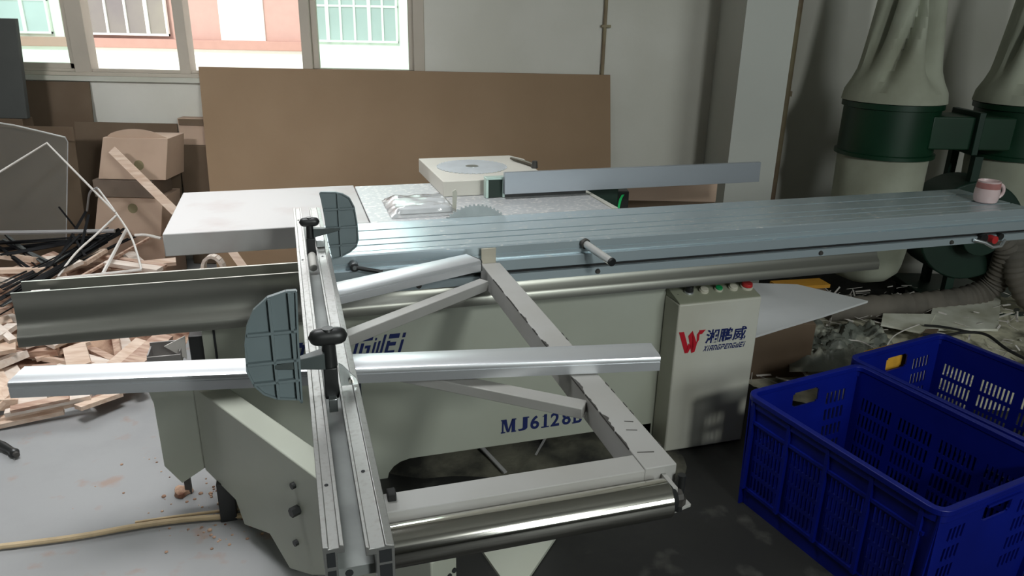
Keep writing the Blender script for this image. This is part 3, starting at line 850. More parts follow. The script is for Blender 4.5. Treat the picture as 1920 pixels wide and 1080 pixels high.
def flip_stop(v, outline, ribs_u, ribs_z, arm_z, side, s, plate_v, cylinder):
    """clamp block in the slot, T-knob above it, ribbed flap hung on one side"""
    blk = G().box(0.0265, 0.0495, v - 0.012 * s, v + 0.012 * s, FT - 0.013, FT + 0.036 * s).part('flip_stop', M_BLACK, fe, 0.002, label='black clamp of the flip stop')
    z0 = FT + 0.036 * s
    g = G().cyl((0.038, v, z0), (0.038, v, z0 + 0.034 * s), 0.0105 * s, 0.009 * s, 20)
    hw, ht = 0.026 * s, 0.012 * s
    zc = z0 + 0.043 * s
    pts, rs = [], []
    for i in range(17):
        a = -1 + 2 * i / 16
        pts.append((0.038 + hw * a, v, zc))
        rs.append(max(0.0015, 0.0125 * s * (1 - abs(a) ** 4) ** 0.5))
    g.tube(pts, rs, 20)
    g.cyl((0.038, v, zc + 0.009 * s), (0.038, v, zc + 0.0125 * s), 0.009 * s, 0.008 * s, 16)
    g.part('clamp_knob', M_BLACK, blk)
    if cylinder:
        G().cyl((0.038, v - 0.075, FT - 0.025), (0.038, v - 0.014, FT - 0.008), 0.0105, seg=20).part('stop_cylinder', mat('pale_nylon', lin((188, 186, 180)), 0.5), blk, 0.002)
    else:
        G().box(0.031, 0.045, v - 0.03, v - 0.013, FT - 0.03, FT - 0.006).part('slot_nut', M_STEEL, blk, 0.001)
        G().prism([(0.054, FT + 0.001), (0.083, FT + 0.001), (0.080, FT + 0.012), (0.058, FT + 0.040), (0.052, FT + 0.044)], 'y', v + 0.002, v + 0.005).part('pointer_plate', M_STEEL, blk)
        G().cyl((0.071, v + 0.001, FT + 0.010), (0.071, v - 0.003, FT + 0.010), 0.0045, seg=8).part('pointer_bolt', M_CHROME, blk)
    g = G().prism(outline, 'y', plate_v, plate_v + 0.006)
    zs = [z for _, z in outline]; us = [u for u, _ in outline]
    def span(test, idx):
        # extent of the outline along a line, for a rib
        pts = []
        n = len(outline)
        for i in range(n):
            a, b = outline[i], outline[(i + 1) % n]
            if (a[idx] - test) * (b[idx] - test) < 0:
                t_ = (test - a[idx]) / (b[idx] - a[idx])
                pts.append(a[1 - idx] + t_ * (b[1 - idx] - a[1 - idx]))
        return min(pts) + 0.001, max(pts) - 0.001
    for u in ribs_u:
        z0_, z1_ = span(u, 0)
        g.box(u - 0.0022, u + 0.0022, plate_v - 0.008, plate_v, z0_, z1_)
    for z in ribs_z:
        u0_, u1_ = span(z, 1)
        g.box(u0_, u1_, plate_v - 0.008, plate_v, z - 0.0022, z + 0.0022)
    # raised rim round the flap
    n = len(outline)
    for i in range(n):
        a, b = outline[i], outline[(i + 1) % n]
        g.bar((a[0], plate_v - 0.0005, a[1]), (b[0], plate_v - 0.0005, b[1]), 0.009, 0.003)
    fl = g.part('stop_flap', M_GREYPLATE, blk, label='slate grey ribbed flap', smooth=False)
    u_in = 0.03 if side < 0 else 0.046
    u_out = min(us) + 0.5 * (max(us) - min(us))
    fv = plate_v - 0.009
    zt, zb = arm_z, arm_z - 0.024 * s
    g = G()
    pts = [(u_in, v - 0.012 * s, zb), (u_in, v + 0.010 * s, zb), (u_in, v + 0.010 * s, zt), (u_in, v - 0.012 * s, zt),
           (u_out, fv, arm_z - 0.012 * s), (u_out, fv + 0.004, arm_z - 0.012 * s), (u_out, fv + 0.004, arm_z - 0.006 * s), (u_out, fv, arm_z - 0.006 * s)]
    if side > 0: pts = [pts[i] for i in (1, 0, 3, 2, 5, 4, 7, 6)]
    g.verts_faces(pts, [(0, 1, 2, 3), (7, 6, 5, 4), (0, 4, 5, 1), (1, 5, 6, 2), (2, 6, 7, 3), (3, 7, 4, 0)])
    g.part('flap_arm', M_DKSLATE, blk, 0.001)

near = [(-0.012, 0.944), (-0.016, 0.951), (-0.050, 0.957), (-0.070, 0.968), (-0.084, 0.986), (-0.092, 1.012), (-0.090, 1.06), (-0.084, 1.090), (-0.072, 1.115), (-0.050, 1.134), (-0.022, 1.142), (-0.006, 1.142), (-0.010, 1.05)]
flip_stop(1.165, near, (-0.048, -0.017), (0.988, 1.024, 1.075), FT + 0.072, -1, 1.22, 1.15, False)
far = [(0.070, 1.107), (0.074, 1.109), (0.110, 1.107), (0.128, 1.102), (0.146, 1.090), (0.157, 1.065), (0.162, 1.02), (0.163, 0.975), (0.157, 0.955), (0.138, 0.940), (0.110, 0.927), (0.092, 0.924), (0.082, 1.0), (0.078, 1.05), (0.073, 1.092)]
flip_stop(1.966, far, (0.116,), (0.962, 1.012, 1.062), FT + 0.062, 1, 1.0, 1.98, True)
far_extra = G().box(0.052, 0.075, 1.99, 2.05, FT, FT + 0.02).part('scale_block', M_STEEL, fe, 0.002)

# ---- two aluminium bars lying across the frame
def rounded_bar(name, label, p0, p1, w, z0, z1, m_, caps):
    p0, p1 = Vector((*p0, 0)), Vector((*p1, 0))
    d = (p1 - p0); L = d.length; d.normalize()
    ang = math.atan2(d.y, d.x)
    t = thing(name, label, 'aluminium bar', ((p0.x + p1.x) / 2, (p0.y + p1.y) / 2, z0), YAW)
    n = Vector((-d.y, d.x, 0))
    h = z1 - z0
    prof = [(-w / 2, 0), (-w / 2, h * 0.60), (-w / 2 + 0.0015, h * 0.61), (-w / 2 + 0.0015, h * 0.68), (-w / 2, h * 0.70), (-w / 2, h - 0.006), (-w / 2 + 0.002, h - 0.002), (-w / 2 + 0.006, h),
            (w / 2 - 0.006, h), (w / 2 - 0.002, h - 0.002), (w / 2, h - 0.006), (w / 2, 0)]
    g = G()
    k = len(prof)
    vs = [p + n * a + Vector((0, 0, z0 + b)) for p in (p0, p1) for a, b in prof]
    g.verts_faces(vs, [tuple(range(k - 1, -1, -1)), tuple(range(k, 2 * k))] + [(i, (i + 1) % k, k + (i + 1) % k, k + i) for i in range(k)])
    g.part('bar_profile', m_, t)
    if caps:
        g = G()
        vs = [p + n * a + Vector((0, 0, z0 + b)) for p in (p1, p1 + d * 0.004) for a, b in prof]
        g.verts_faces(vs, [tuple(range(k - 1, -1, -1)), tuple(range(k, 2 * k))] + [(i, (i + 1) % k, k + (i + 1) % k, k + i) for i in range(k)])
        g.part('end_cap', M_BLACK, t)
M_BAR = mat('bright_bar_aluminium', (0.78, 0.80, 0.83), 0.36, 0.75, var=0.06, scale=3, stretch=(0.4, 5, 5))
rounded_bar('fence_bar', 'long bright aluminium bar crossing under the fence, over the whole frame', (-0.556, 1.555), (0.746, 1.344), 0.078, 0.832, 0.866, M_BAR, False)
rounded_bar('mitre_bar', 'short aluminium bar with a black end cap slanting up to the sliding table', (0.03, 1.885), (0.510, 2.082), 0.082, 0.832, 0.866, M_BAR, True)

# ---- swing arm below the frame
sa = thing('swing_arm', 'deep white swing arm reaching out from the saw foot under the fence', 'support arm', (-0.2, 2.0, 0.0), YAW)
a0 = Vector((-0.345, 2.258, 0)); a1 = Vector((0.222, 1.280, 0))
ad = (a1 - a0).normalized(); an = Vector((-ad.y, ad.x, 0))
an = an if an.x > 0 else -an
def along(s, z, off=0.0):
    p = a0 + ad * s + an * off
    return (p.x, p.y, z)
Ls = (a1 - a0).length
side = [(0.0, 0.45), (Ls, 0.45), (Ls, 0.33), (0.80, 0.21), (0.62, 0.10), (0.50, 0.05), (0.40, 0.115), (0.24, 0.06), (0.20, 0.13), (0.0, 0.145)]
AW = 0.074
g = G()
k = len(side)
vs = [along(s, z, 0) for s, z in side] + [along(s, z, AW) for s, z in side]
g.verts_faces(vs, [tuple(range(k - 1, -1, -1)), tuple(range(k, 2 * k))] + [(i, (i + 1) % k, k + (i + 1) % k, k + i) for i in range(k)])
arm = g.part('arm_body', M_OLIVE, sa, 0.004)
for s, z, r in ((0.575, 0.372, 0.009), (0.585, 0.300, 0.014), (0.56, 0.178, 0.009)):
    p0 = along(s, z, 0.001); p1 = along(s, z, -0.010 if r < 0.012 else -0.024)
    G().cyl(p0, p1, r, seg=14 if r < 0.012 else 6).part('arm_bolt', M_BLACK, arm)
for off, z in ((0.02, 0.385), (0.05, 0.385), (0.064, 0.392)):
    p0 = along(Ls + 0.0005, z, off); p1 = along(Ls + 0.004, z, off)
    G().cyl(p0, p1, 0.006, seg=12).part('end_hole', M_DARKGAP, arm)
p = along(Ls - 0.28, 0, 0.022)
G().cyl((p[0], p[1], 0.45), (p[0], p[1], 0.775), 0.016, seg=20).part('support_post', M_STEEL, sa)
G().cyl((p[0], p[1], 0.45), (p[0], p[1], 0.50), 0.024, seg=20).part('post_socket', M_OLIVE, sa)
f = along(0.10, 0, 0.02)
g = G().box(f[0] - 0.028, f[0] + 0.022, f[1] - 0.02, f[1] + 0.02, 0.0, 0.145)
g.part('levelling_foot', M_BLACK, sa, 0.002)

# ================================================================== CRATES
def wall_grid(g, W, Hh, holes, origin, ax, ay, thick, inset=0.0):
    """upright panel with real openings; ax = direction along, ay = inward direction"""
    xs = sorted({0.0, W} | {h[0] for h in holes} | {h[2] for h in holes})
    zs = sorted({0.0, Hh} | {h[1] for h in holes} | {h[3] for h in holes})
    cell = {}
    def open_(i, j):
        if i < 0 or j < 0 or i >= len(xs) - 1 or j >= len(zs) - 1: return True
        cx, cz = (xs[i] + xs[i + 1]) / 2, (zs[j] + zs[j + 1]) / 2
        return any(h[0] < cx < h[2] and h[1] < cz < h[3] for h in holes)
    o = Vector(origin); ax = Vector(ax); ay = Vector(ay)
    cache = {}
    def V(i, j, k):
        if (i, j, k) not in cache:
            cache[i, j, k] = g.bm.verts.new(o + ax * xs[i] + Vector((0, 0, zs[j])) + ay * (thick * k + inset * (1 - zs[j] / Hh)))
        return cache[i, j, k]
    for i in range(len(xs) - 1):
        for j in range(len(zs) - 1):
            if open_(i, j): continue
            g.bm.faces.new((V(i, j, 0), V(i + 1, j, 0), V(i + 1, j + 1, 0), V(i, j + 1, 0)))
            g.bm.faces.new((V(i, j + 1, 1), V(i + 1, j + 1, 1), V(i + 1, j, 1), V(i, j, 1)))
            if open_(i - 1, j): g.bm.faces.new((V(i, j, 0), V(i, j + 1, 0), V(i, j + 1, 1), V(i, j, 1)))
            if open_(i + 1, j): g.bm.faces.new((V(i + 1, j, 0), V(i + 1, j, 1), V(i + 1, j + 1, 1), V(i + 1, j + 1, 0)))
            if open_(i, j - 1): g.bm.faces.new((V(i, j, 0), V(i, j, 1), V(i + 1, j, 1), V(i + 1, j, 0)))
            if open_(i, j + 1): g.bm.faces.new((V(i, j + 1, 0), V(i + 1, j + 1, 0), V(i + 1, j + 1, 1), V(i, j + 1, 1)))
    return g

def slots(x0, x1, n, rows, bar=0.45):
    hs = []
    p = (x1 - x0) / n
    for z0, z1 in rows:
        for i in range(n):
            hs.append((x0 + p * i, z0, x0 + p * (i + 1 - bar), z1))
    return hs

CW, CL, CH = 0.505, 0.675, 0.415
def make_crate(label, loc, ang):
    t = thing('storage_crate', label, 'crate', (0, 0, 0), 0.0, 'blue plastic crates by the saw')
    t.location = loc
    t.rotation_euler = (0, 0, ang)
    rows = [(0.075 + 0.062 * i, 0.075 + 0.062 * i + 0.048) for i in range(4)]
    # local: x along the short end (0..CW), y from the far end (0) towards the near end (-CL)
    end_rows = [(0.10, 0.145), (0.165, 0.21), (0.23, 0.275), (0.295, 0.34)]
    hx0, hx1 = CW / 2 - 0.06, CW / 2 + 0.06
    e_h = slots(0.06, 0.13, 4, end_rows) + slots(CW - 0.15, CW - 0.05, 5, end_rows) + [(hx0, 0.325, hx1, 0.368), (hx0 + 0.008, 0.319, hx1 - 0.008, 0.325), (hx0 + 0.008, 0.368, hx1 - 0.008, 0.374)]
    s_h = []
    for i in range(4):
        x0 = 0.045 + i * 0.150
        s_h += slots(x0, x0 + 0.125, 8, rows[:4])
    th = 0.005
    ins = 0.016
    g = wall_grid(G(), CW, CH, e_h, (0, 0, 0), (1, 0, 0), (0, -1, 0), th, ins); g.part('end_wall', M_BLUE, t, smooth=False)
    g = wall_grid(G(), CW, CH, e_h, (0, -CL, 0), (1, 0, 0), (0, 1, 0), th, ins); g.part('end_wall', M_BLUE, t, smooth=False)
    g = wall_grid(G(), CL, CH, s_h, (0, 0, 0), (0, -1, 0), (1, 0, 0), th, ins); g.part('side_wall', M_BLUE, t, smooth=False)
    g = wall_grid(G(), CL, CH, s_h, (CW, 0, 0), (0, -1, 0), (-1, 0, 0), th, ins); g.part('side_wall', M_BLUE, t, smooth=False)
    G().box(ins + th, CW - ins - th, -CL + ins + th, -ins - th, 0.004, 0.014).part('crate_floor', M_BLUE, t)
    def loop(off, r):
        pts = []
        for cx, cy, a0_ in ((r, -r, PI / 2), (r, -CL + r, PI), (CW - r, -CL + r, 1.5 * PI), (CW - r, -r, 0)):
            for i in range(5):
                a = a0_ + PI / 2 * i / 4
                pts.append((cx + (r + off) * math.cos(a), cy + (r + off) * math.sin(a)))
        return pts
    def ring(g, out, inn, z0, z1):
        n = len(out)
        vs = [(*p, z) for z in (z0, z1) for p in out] + [(*p, z) for z in (z0, z1) for p in inn]
        fs = []
        for i in range(n):
            j = (i + 1) % n
            fs += [(i, j, n + j, n + i), (2 * n + j, 2 * n + i, 3 * n + i, 3 * n + j), (n + i, n + j, 3 * n + j, 3 * n + i), (j, i, 2 * n + i, 2 * n + j)]
        g.verts_faces(vs, fs)
    g = G()
    ring(g, loop(0.012, 0.03), loop(-0.008, 0.03), CH - 0.016, CH + 0.002)
    ring(g, loop(0.006, 0.03), loop(0.0, 0.03), CH - 0.04, CH - 0.016)
    g.part('rim', M_BLUE, t, 0.002)
    g = G()
    for x0, x1, y in ((hx0 - 0.012, hx1 + 0.012, 0.0), (hx0 - 0.012, hx1 + 0.012, -CL)):
        s = 1 if y == 0 else -1
        g.box(x0, x1, min(y, y + s * 0.012), max(y, y + s * 0.012), 0.376, 0.384)
    for i in range(5):
        yy = -0.03 - i * 0.150
        for x in (0.0, CW):
            s = -1 if x == 0 else 1
            g.box(min(x - s * 0.004, x + s * 0.008), max(x - s * 0.004, x + s * 0.008), yy - 0.006, yy + 0.006, 0.07, CH - 0.02)
    for z in (0.066, 0.325):
        for x in (0.0, CW):
            s = -1 if x == 0 else 1
            d = ins * (1 - z / CH)
            xx = x - s * d
            g.box(min(xx - s * 0.003, xx + s * 0.008), max(xx - s * 0.003, xx + s * 0.008), -CL + 0.03, -0.03, z - 0.005, z + 0.005)
    g.part('rib', M_BLUE, t)
    return t
CRATE_A = math.atan2(0.445, 0.895)
cr1 = make_crate('empty blue slotted crate standing closest to the saw control box', (0.782, 2.155, 0), CRATE_A)
e1 = Vector((math.cos(CRATE_A), math.sin(CRATE_A), 0)); e2 = Vector((-math.sin(CRATE_A), math.cos(CRATE_A), 0))
p = Vector((0.782, 2.155, 0)) + e1 * 0.532 + e2 * 0.055
cr2 = make_crate('blue slotted crate at the right picture edge, yellow showing through its handle hole', p, CRATE_A + 0.02)
q0 = p + e1 * 0.17 - e2 * 0.10
g = G().bar(q0 + Vector((0, 0, 0.2)), q0 + e1 * 0.22 + Vector((0, 0, 0.2)), 0.10, 0.36)
# yellow piece standing upright outside the far end handle
yq = p + e1 * 0.16 + e2 * 0.05
g.bm.free()
g = G().bar(yq + Vector((0, 0, 0.19)), yq + e1 * 0.22 + Vector((0, 0, 0.19)), 0.05, 0.38)
g.solo('foam_block', M_YELLOW, 'yellow block showing through the handle hole of the far crate', 'foam block', tuple(yq), bevel=0.004)

# ================================================================== WINDOW WALL: BOARDS, CARTONS
g = G()
g.verts_faces([(-1.905, 4.62, 1.222), (0.563, 4.62, 1.222), (0.600, 4.22, 0.004), (-1.78, 4.22, 0.004), (-1.905, 4.638, 1.222), (0.563, 4.638, 1.222), (0.600, 4.238, 0.004), (-1.78, 4.238, 0.004)],
              [(0, 3, 2, 1), (4, 5, 6, 7), (0, 1, 5, 4), (1, 2, 6, 5), (2, 3, 7, 6), (3, 0, 4, 7)])
g.solo('fibreboard_panel', M_MDF, 'large brown fibreboard panel leaning against the window wall behind the saw', 'board', (-0.66, 4.22, 0), bevel=0.001)

# cardboard sheets leaning under the window
def leaning(name, label, cat, m_, x0, x1, ztop, ytop, zbot, ybot, th=0.006, slant=0.0, bevel=0.0):
    g = G()
    vs = []
    for dy in (0, th):
        vs += [(x0 + slant, ytop + dy, ztop), (x1 + slant, ytop + dy, ztop), (x1, ybot + dy, zbot), (x0, ybot + dy, zbot)]
    g.verts_faces(vs, [(0, 3, 2, 1), (4, 5, 6, 7), (0, 1, 5, 4), (1, 2, 6, 5), (2, 3, 7, 6), (3, 0, 4, 7)])
    return g.solo(name, m_, label, cat, ((x0 + x1) / 2, ybot, zbot), bevel=bevel)
leaning('cardboard_sheet', 'tall brown cardboard sheet leaning under the left window corner, behind clear acrylic', 'cardboard', M_CARDDK, -3.6, -2.585, 1.12, 4.635, 0.004, 4.5)
leaning('cardboard_sheet', 'low brown cardboard sheet leaning on the wall behind the carton stack', 'cardboard', M_CARDDK, -2.7, -2.07, 0.885, 4.60, 0.004, 4.46)
leaning('cardboard_sheet', 'greyish cardboard sheet standing right behind the clear acrylic', 'cardboard', M_CARDDK, -3.65, -2.53, 0.90, 4.29, 0.004, 4.20)
bx = thing('small_carton', 'small open carton standing on edge at the corner of the fibreboard panel', 'box', (-1.95, 4.56, 0.765))
g = G().box(-2.045, -1.80, 4.555, 4.642, 0.765, 0.925)
g.part('carton_body', M_CARD, bx, 0.002)
G().box(-2.035, -1.81, 4.545, 4.554, 0.885, 0.922).part('carton_flap', M_CARDDK, bx)
bx = thing('support_carton', 'brown carton under the small open carton, left of the fibreboard panel', 'box', (-1.95, 4.5, 0))
G().box(-2.06, -1.80, 4.545, 4.645, 0.003, 0.764).part('carton_body', M_CARDDK, bx, 0.003)
# carton stack with green print
def carton(label, x0, x1, y0, y1, z0, z1, tilt, printed):
    t = thing('carton', label, 'box', ((x0 + x1) / 2, y0, z0), 0.0, 'stacked cartons under the window')
    sh = tilt
    g = G()
    vs = [(x0, y0, z0), (x1, y0, z0), (x1, y1, z0), (x0, y1, z0), (x0 + sh, y0 + 0.03, z1), (x1 + sh * 0.6, y0 + 0.03, z1), (x1 + sh * 0.6, y1, z1), (x0 + sh, y1, z1)]
    g.verts_faces(vs, [(3, 2, 1, 0), (4, 5, 6, 7), (0, 1, 5, 4), (1, 2, 6, 5), (2, 3, 7, 6), (3, 0, 4, 7)])
    g.part('carton_body', M_CARD, t, 0.003)
    if printed:
        xc, zc = printed
        fy = y0 + 0.03 * (zc - z0) / (z1 - z0)
        d = Vector((0, 0.03, z1 - z0)).normalized()
        g = G().cyl((xc, fy - 0.0015, zc), (xc, fy + 0.003, zc - 0.0005), 0.028, seg=24)
        g.part('recycling_print', M_PRINT, t)
    return t
c3 = carton('lowest carton of the stack, mostly behind the strips', -2.46, -2.05, 4.13, 4.42, 0.003, 0.30, 0.02, None)
c2 = carton('middle carton with green print, wedged in the stack under the window', -2.44, -2.05, 4.15, 4.42, 0.302, 0.525, 0.045, (-2.20, 0.46))
G().box(-2.40, -2.06, 4.16, 4.40, 0.526, 0.625).part('packing_tape', M_TAPE, c2, 0.002, label='grey taped edge')
c1 = carton('top carton of the stack, with a curled flap and green print', -2.37, -1.985, 4.17, 4.42, 0.628, 0.86, 0.05, (-2.13, 0.71))
g = G()
n = 14
for i in range(n):
    a, b = i / n, (i + 1) / n
    zt = lambda q: 0.862 + 0.045 * math.sin(PI * min(1, q * 1.05)) ** 0.6
    g.prism([(-2.315 + 0.36 * a, 0.855), (-2.315 + 0.36 * b, 0.855), (-2.305 + 0.34 * b, zt(b)), (-2.305 + 0.34 * a, zt(a))], 'y', 4.215, 4.219)
g.part('carton_flap', M_CARD, c1, smooth=False)
G().bar((-2.213, 4.08, 0.812), (-1.735, 3.80, 0.49), 0.045, 0.012, 0.9).solo('leaning_batten', M_WOOD, 'wooden slat leaning diagonally across the carton stack', 'slat', (-1.735, 3.80, 0.49))
G().bar((-1.74, 3.795, 0.47), (-1.60, 3.715, 0.30), 0.04, 0.012, 0.9).bm.free()

# dark board and clear acrylic
sb = thing('stand_box', 'brown carton at the left edge, behind the clear acrylic sheet', 'box', (-3.2, 4.2, 0))
G().box(-3.65, -2.86, 4.36, 4.46, 0.003, 0.93).part('carton_body', M_CARDDK, sb, 0.003)
g = G()
vs = []
for dy in (0, 0.03):
    vs += [(-3.45, 4.44 + dy, 1.477), (-2.835, 4.44 + dy, 1.477), (-2.828, 4.36 + dy, 0.932), (-3.45, 4.36 + dy, 0.932)]
g.verts_faces(vs, [(0, 3, 2, 1), (4, 5, 6, 7), (0, 1, 5, 4), (1, 2, 6, 5), (2, 3, 7, 6), (3, 0, 4, 7)])
g.solo('dark_board', M_DARKBOARD, 'charcoal board standing upright in front of the window at the left edge', 'board', (-3.1, 4.36, 0.932), bevel=0.002)

ac = thing('acrylic_sheet', 'scratched clear acrylic sheet leaning at the left edge in front of cardboard', 'acrylic sheet', (-2.8, 3.95, 0.3))
y_t, y_b = 4.17, 3.95
outl = [(-3.35, 0.885), (-3.0, 0.935), (-2.90, 0.938), (-2.78, 0.922), (-2.66, 0.898), (-2.50, 0.865), (-2.485, 0.84), (-2.49, 0.30), (-3.35, 0.30)]
def on_sheet(x, z, d=0.0):
    f = (z - 0.30) / 0.64
    return (x, y_b + (y_t - y_b) * f + d, z)
G().plate([on_sheet(x, z) for x, z in outl], 0.004, (0, 1, 0)).part('clear_sheet', M_ACRYL, ac, smooth=False)
g = G()
g.tube([on_sheet(x, z, 0.002) for x, z in outl[1:6]], 0.0045, 8)
g.part('sheet_edge', M_EDGE, ac, label='bright top edge of the sheet')
g = G().tube([on_sheet(x, z, 0.002) for x, z in outl[5:8]], 0.003, 8)
g.part('sheet_edge', M_GREYSTRIP, ac)

# ================================================================== SCRAP HEAP ON THE LEFT
def mound(name, label, m_, x0, x1, y0, y1, nx, ny, height, seed, cat='sawdust', org=None):
    g = G()
    gr = {}
    for i in range(nx + 1):
        for j in range(ny + 1):
            x = x0 + (x1 - x0) * i / nx; y = y0 + (y1 - y0) * j / ny
            a, b = i / nx, j / ny
            e = min(1, min(a, 1 - a) * 5) * min(1, min(b, 1 - b) * 5)
            e *= 0.55 + 0.45 * min(1, max(0, 1.6 * noise.noise(Vector((x * 3, y * 3, seed + 20))) + 0.6 + 2.2 * min(a, 1 - a, b, 1 - b)))
            e -= 0.10 * max(0, 1 - 7 * min(a, 1 - a, b, 1 - b)) * (1 + noise.noise(Vector((x * 4, y * 4, seed + 31))))
            n1 = noise.noise(Vector((x * 2.2, y * 2.2, seed))) * 0.5 + 0.5
            n2 = noise.noise(Vector((x * 9, y * 9, seed + 4))) * 0.5 + 0.5
            n3 = noise.noise(Vector((x * 26, y * 26, seed + 9))) * 0.5 + 0.5
            z = -0.004 + e * (height(x, y) * (0.45 + 0.55 * n1) + 0.03 * n2 + 0.018 * n3)
            gr[i, j] = g.bm.verts.new((x, y, z))
    for i in range(nx):
        for j in range(ny):
            g.bm.faces.new((gr[i, j], gr[i + 1, j], gr[i + 1, j + 1], gr[i, j + 1]))
    return g.solo(name, m_, label, cat, org or ((x0 + x1) / 2, (y0 + y1) / 2, 0), kind='stuff')
def hl(x, y):
    d = math.hypot((x + 2.45) / 0.75, (y - 3.55) / 0.75)
    return 0.30 * max(0, 1 - d * d * 0.8)
mound('wood_shavings', 'heap of shavings and chips under the wooden offcuts on the left', M_SHAVE, -3.6, -1.5, 2.62, 4.35, 60, 50, hl, 2.0, 'shavings')

BLACK = [
 ((-2.249, 3.031, 0.34), (-2.327, 4.10, 0.36)), ((-2.245, 3.031, 0.36), (-2.248, 4.05, 0.37)), ((-2.334, 3.161, 0.34), (-2.246, 4.077, 0.36)), ((-2.214, 2.988, 0.32), (-2.258, 4.09, 0.33)),
 ((-2.248, 3.137, 0.33), (-2.182, 3.904, 0.38)), ((-2.175, 3.143, 0.35), (-2.232, 4.10, 0.36)), ((-2.379, 3.23, 0.34), (-2.257, 3.897, 0.35)), ((-2.175, 3.187, 0.36), (-2.185, 3.818, 0.36)),
 ((-2.6, 3.575, 0.36), (-2.203, 3.944, 0.38)), ((-2.671, 3.69, 0.38), (-2.198, 3.875, 0.37)), ((-2.667, 3.674, 0.35), (-2.339, 3.838, 0.36)), ((-2.73, 3.777, 0.37), (-2.25, 3.483, 0.33)),
 ((-2.731, 3.83, 0.39), (-2.315, 3.496, 0.33)), ((-2.692, 3.716, 0.36), (-2.349, 3.423, 0.34)), ((-2.327, 3.665, 0.36), (-2.33, 3.93, 0.5)), ((-2.247, 3.671, 0.36), (-2.287, 3.873, 0.5)),
 ((-2.417, 3.827, 0.55), (-2.319, 3.825, 0.4)), ((-2.202, 2.946, 0.30), (-2.167, 3.373, 0.32)), ((-2.207, 2.963, 0.33), (-2.178, 3.307, 0.33)), ((-2.21, 3.405, 0.33), (-2.119, 4.046, 0.34)),
 ((-2.192, 3.433, 0.34), (-2.13, 3.937, 0.35)), ((-2.184, 3.297, 0.40), (-2.311, 3.86, 0.42)), ((-2.325, 3.756, 0.42), (-2.136, 3.526, 0.38))]
random.seed(5)
GB = 'black edging strips in the scrap heap'
def strip(name, m_, label, cat, p0, p1, w, t_, roll, group):
    p0, p1 = Vector(p0), Vector(p1)
    c = (p0 + p1) / 2
    G().bar(p0, p1, w, t_, roll).solo(name, m_, label, cat, tuple(c), group=group)
for k, (a, b) in enumerate(BLACK):
    for r in range(2 if k < 14 else 1):
        j = lambda s: Vector((random.uniform(-s, s), random.uniform(-s, s), random.uniform(-s, s) * 0.5))
        aa, bb = Vector(a) + j(0.03 if r else 0.004), Vector(b) + j(0.05 if r else 0.004)
        strip('edging_strip', M_EDGING if (k + r) % 6 else M_DARKBOARD, 'thin black edging strip in the tangle over the scrap heap', 'strip', aa, bb, random.uniform(0.008, 0.018), 0.004, random.uniform(-0.7, 0.7), GB)
strip('dark_stick', M_WOOD3, 'long dark stick lying towards the white extension table', 'stick', (-2.126, 3.432, 0.30), (-2.00, 3.95, 0.36), 0.014, 0.012, 0, None)
def curve(pts, n=6):
    pts = [Vector(p) for p in pts]
    P = [pts[0] * 2 - pts[1]] + pts + [pts[-1] * 2 - pts[-2]]
    out = []
    for i in range(1, len(P) - 2):
        for k in range(n):
            t = k / n
            a, b, c, d = P[i - 1], P[i], P[i + 1], P[i + 2]
            out.append(0.5 * ((2 * b) + (c - a) * t + (2 * a - 5 * b + 4 * c - d) * t * t + (3 * b - a - 3 * c + d) * t ** 3))
    return out + [pts[-1]]
GW = 'white trim strips in the scrap heap'
def trim(label, pts, r, m_=M_WHITESTRIP, smooth=True, name='trim_strip'):
    q = curve(pts) if smooth else pts
    G().tube(q, r, 6).solo(name, m_, label, 'strip', tuple(pts[0]), group=GW)
trim('white strip bent into a peak in front of the clear acrylic sheet', [(-2.78, 3.70, 0.64), (-2.663, 3.8, 0.739), (-2.453, 3.9, 0.875), (-2.282, 3.85, 0.711), (-2.101, 3.8, 0.535)], 0.0055, smooth=False)
trim('white strip curving down in an arc to the beam', [(-2.259, 3.96, 0.62), (-2.114, 3.833, 0.52), (-2.011, 3.744, 0.43), (-1.922, 3.615, 0.37), (-1.859, 3.512, 0.32)], 0.0055)
trim('white strip lying flat just behind the beam', [(-1.84, 3.476, 0.33), (-2.009, 3.394, 0.33), (-2.174, 3.322, 0.33)], 0.008)
trim('white strip slanting across the black strips', [(-2.092, 3.79, 0.52), (-2.145, 3.665, 0.45), (-2.188, 3.535, 0.39), (-2.168, 3.332, 0.34)], 0.0055)
trim('short broad pale strip standing beside the curved white one', [(-2.127, 3.923, 0.40), (-1.997, 3.41, 0.33)], 0.009, smooth=False)
trim('short white strip end touching the white extension table', [(-2.0, 3.769, 0.42), (-1.94, 3.773, 0.42), (-1.856, 3.753, 0.41)], 0.008)
trim('long straight grey strip in front of the acrylic sheet', [(-2.789, 3.718, 0.43), (-2.124, 3.807, 0.43)], 0.011, M_GREYSTRIP, False)
trim('thin grey strip looping up from the heap', [(-2.185, 3.819, 0.66), (-2.254, 3.863, 0.62), (-2.337, 3.95, 0.5)], 0.006, M_GREYSTRIP)
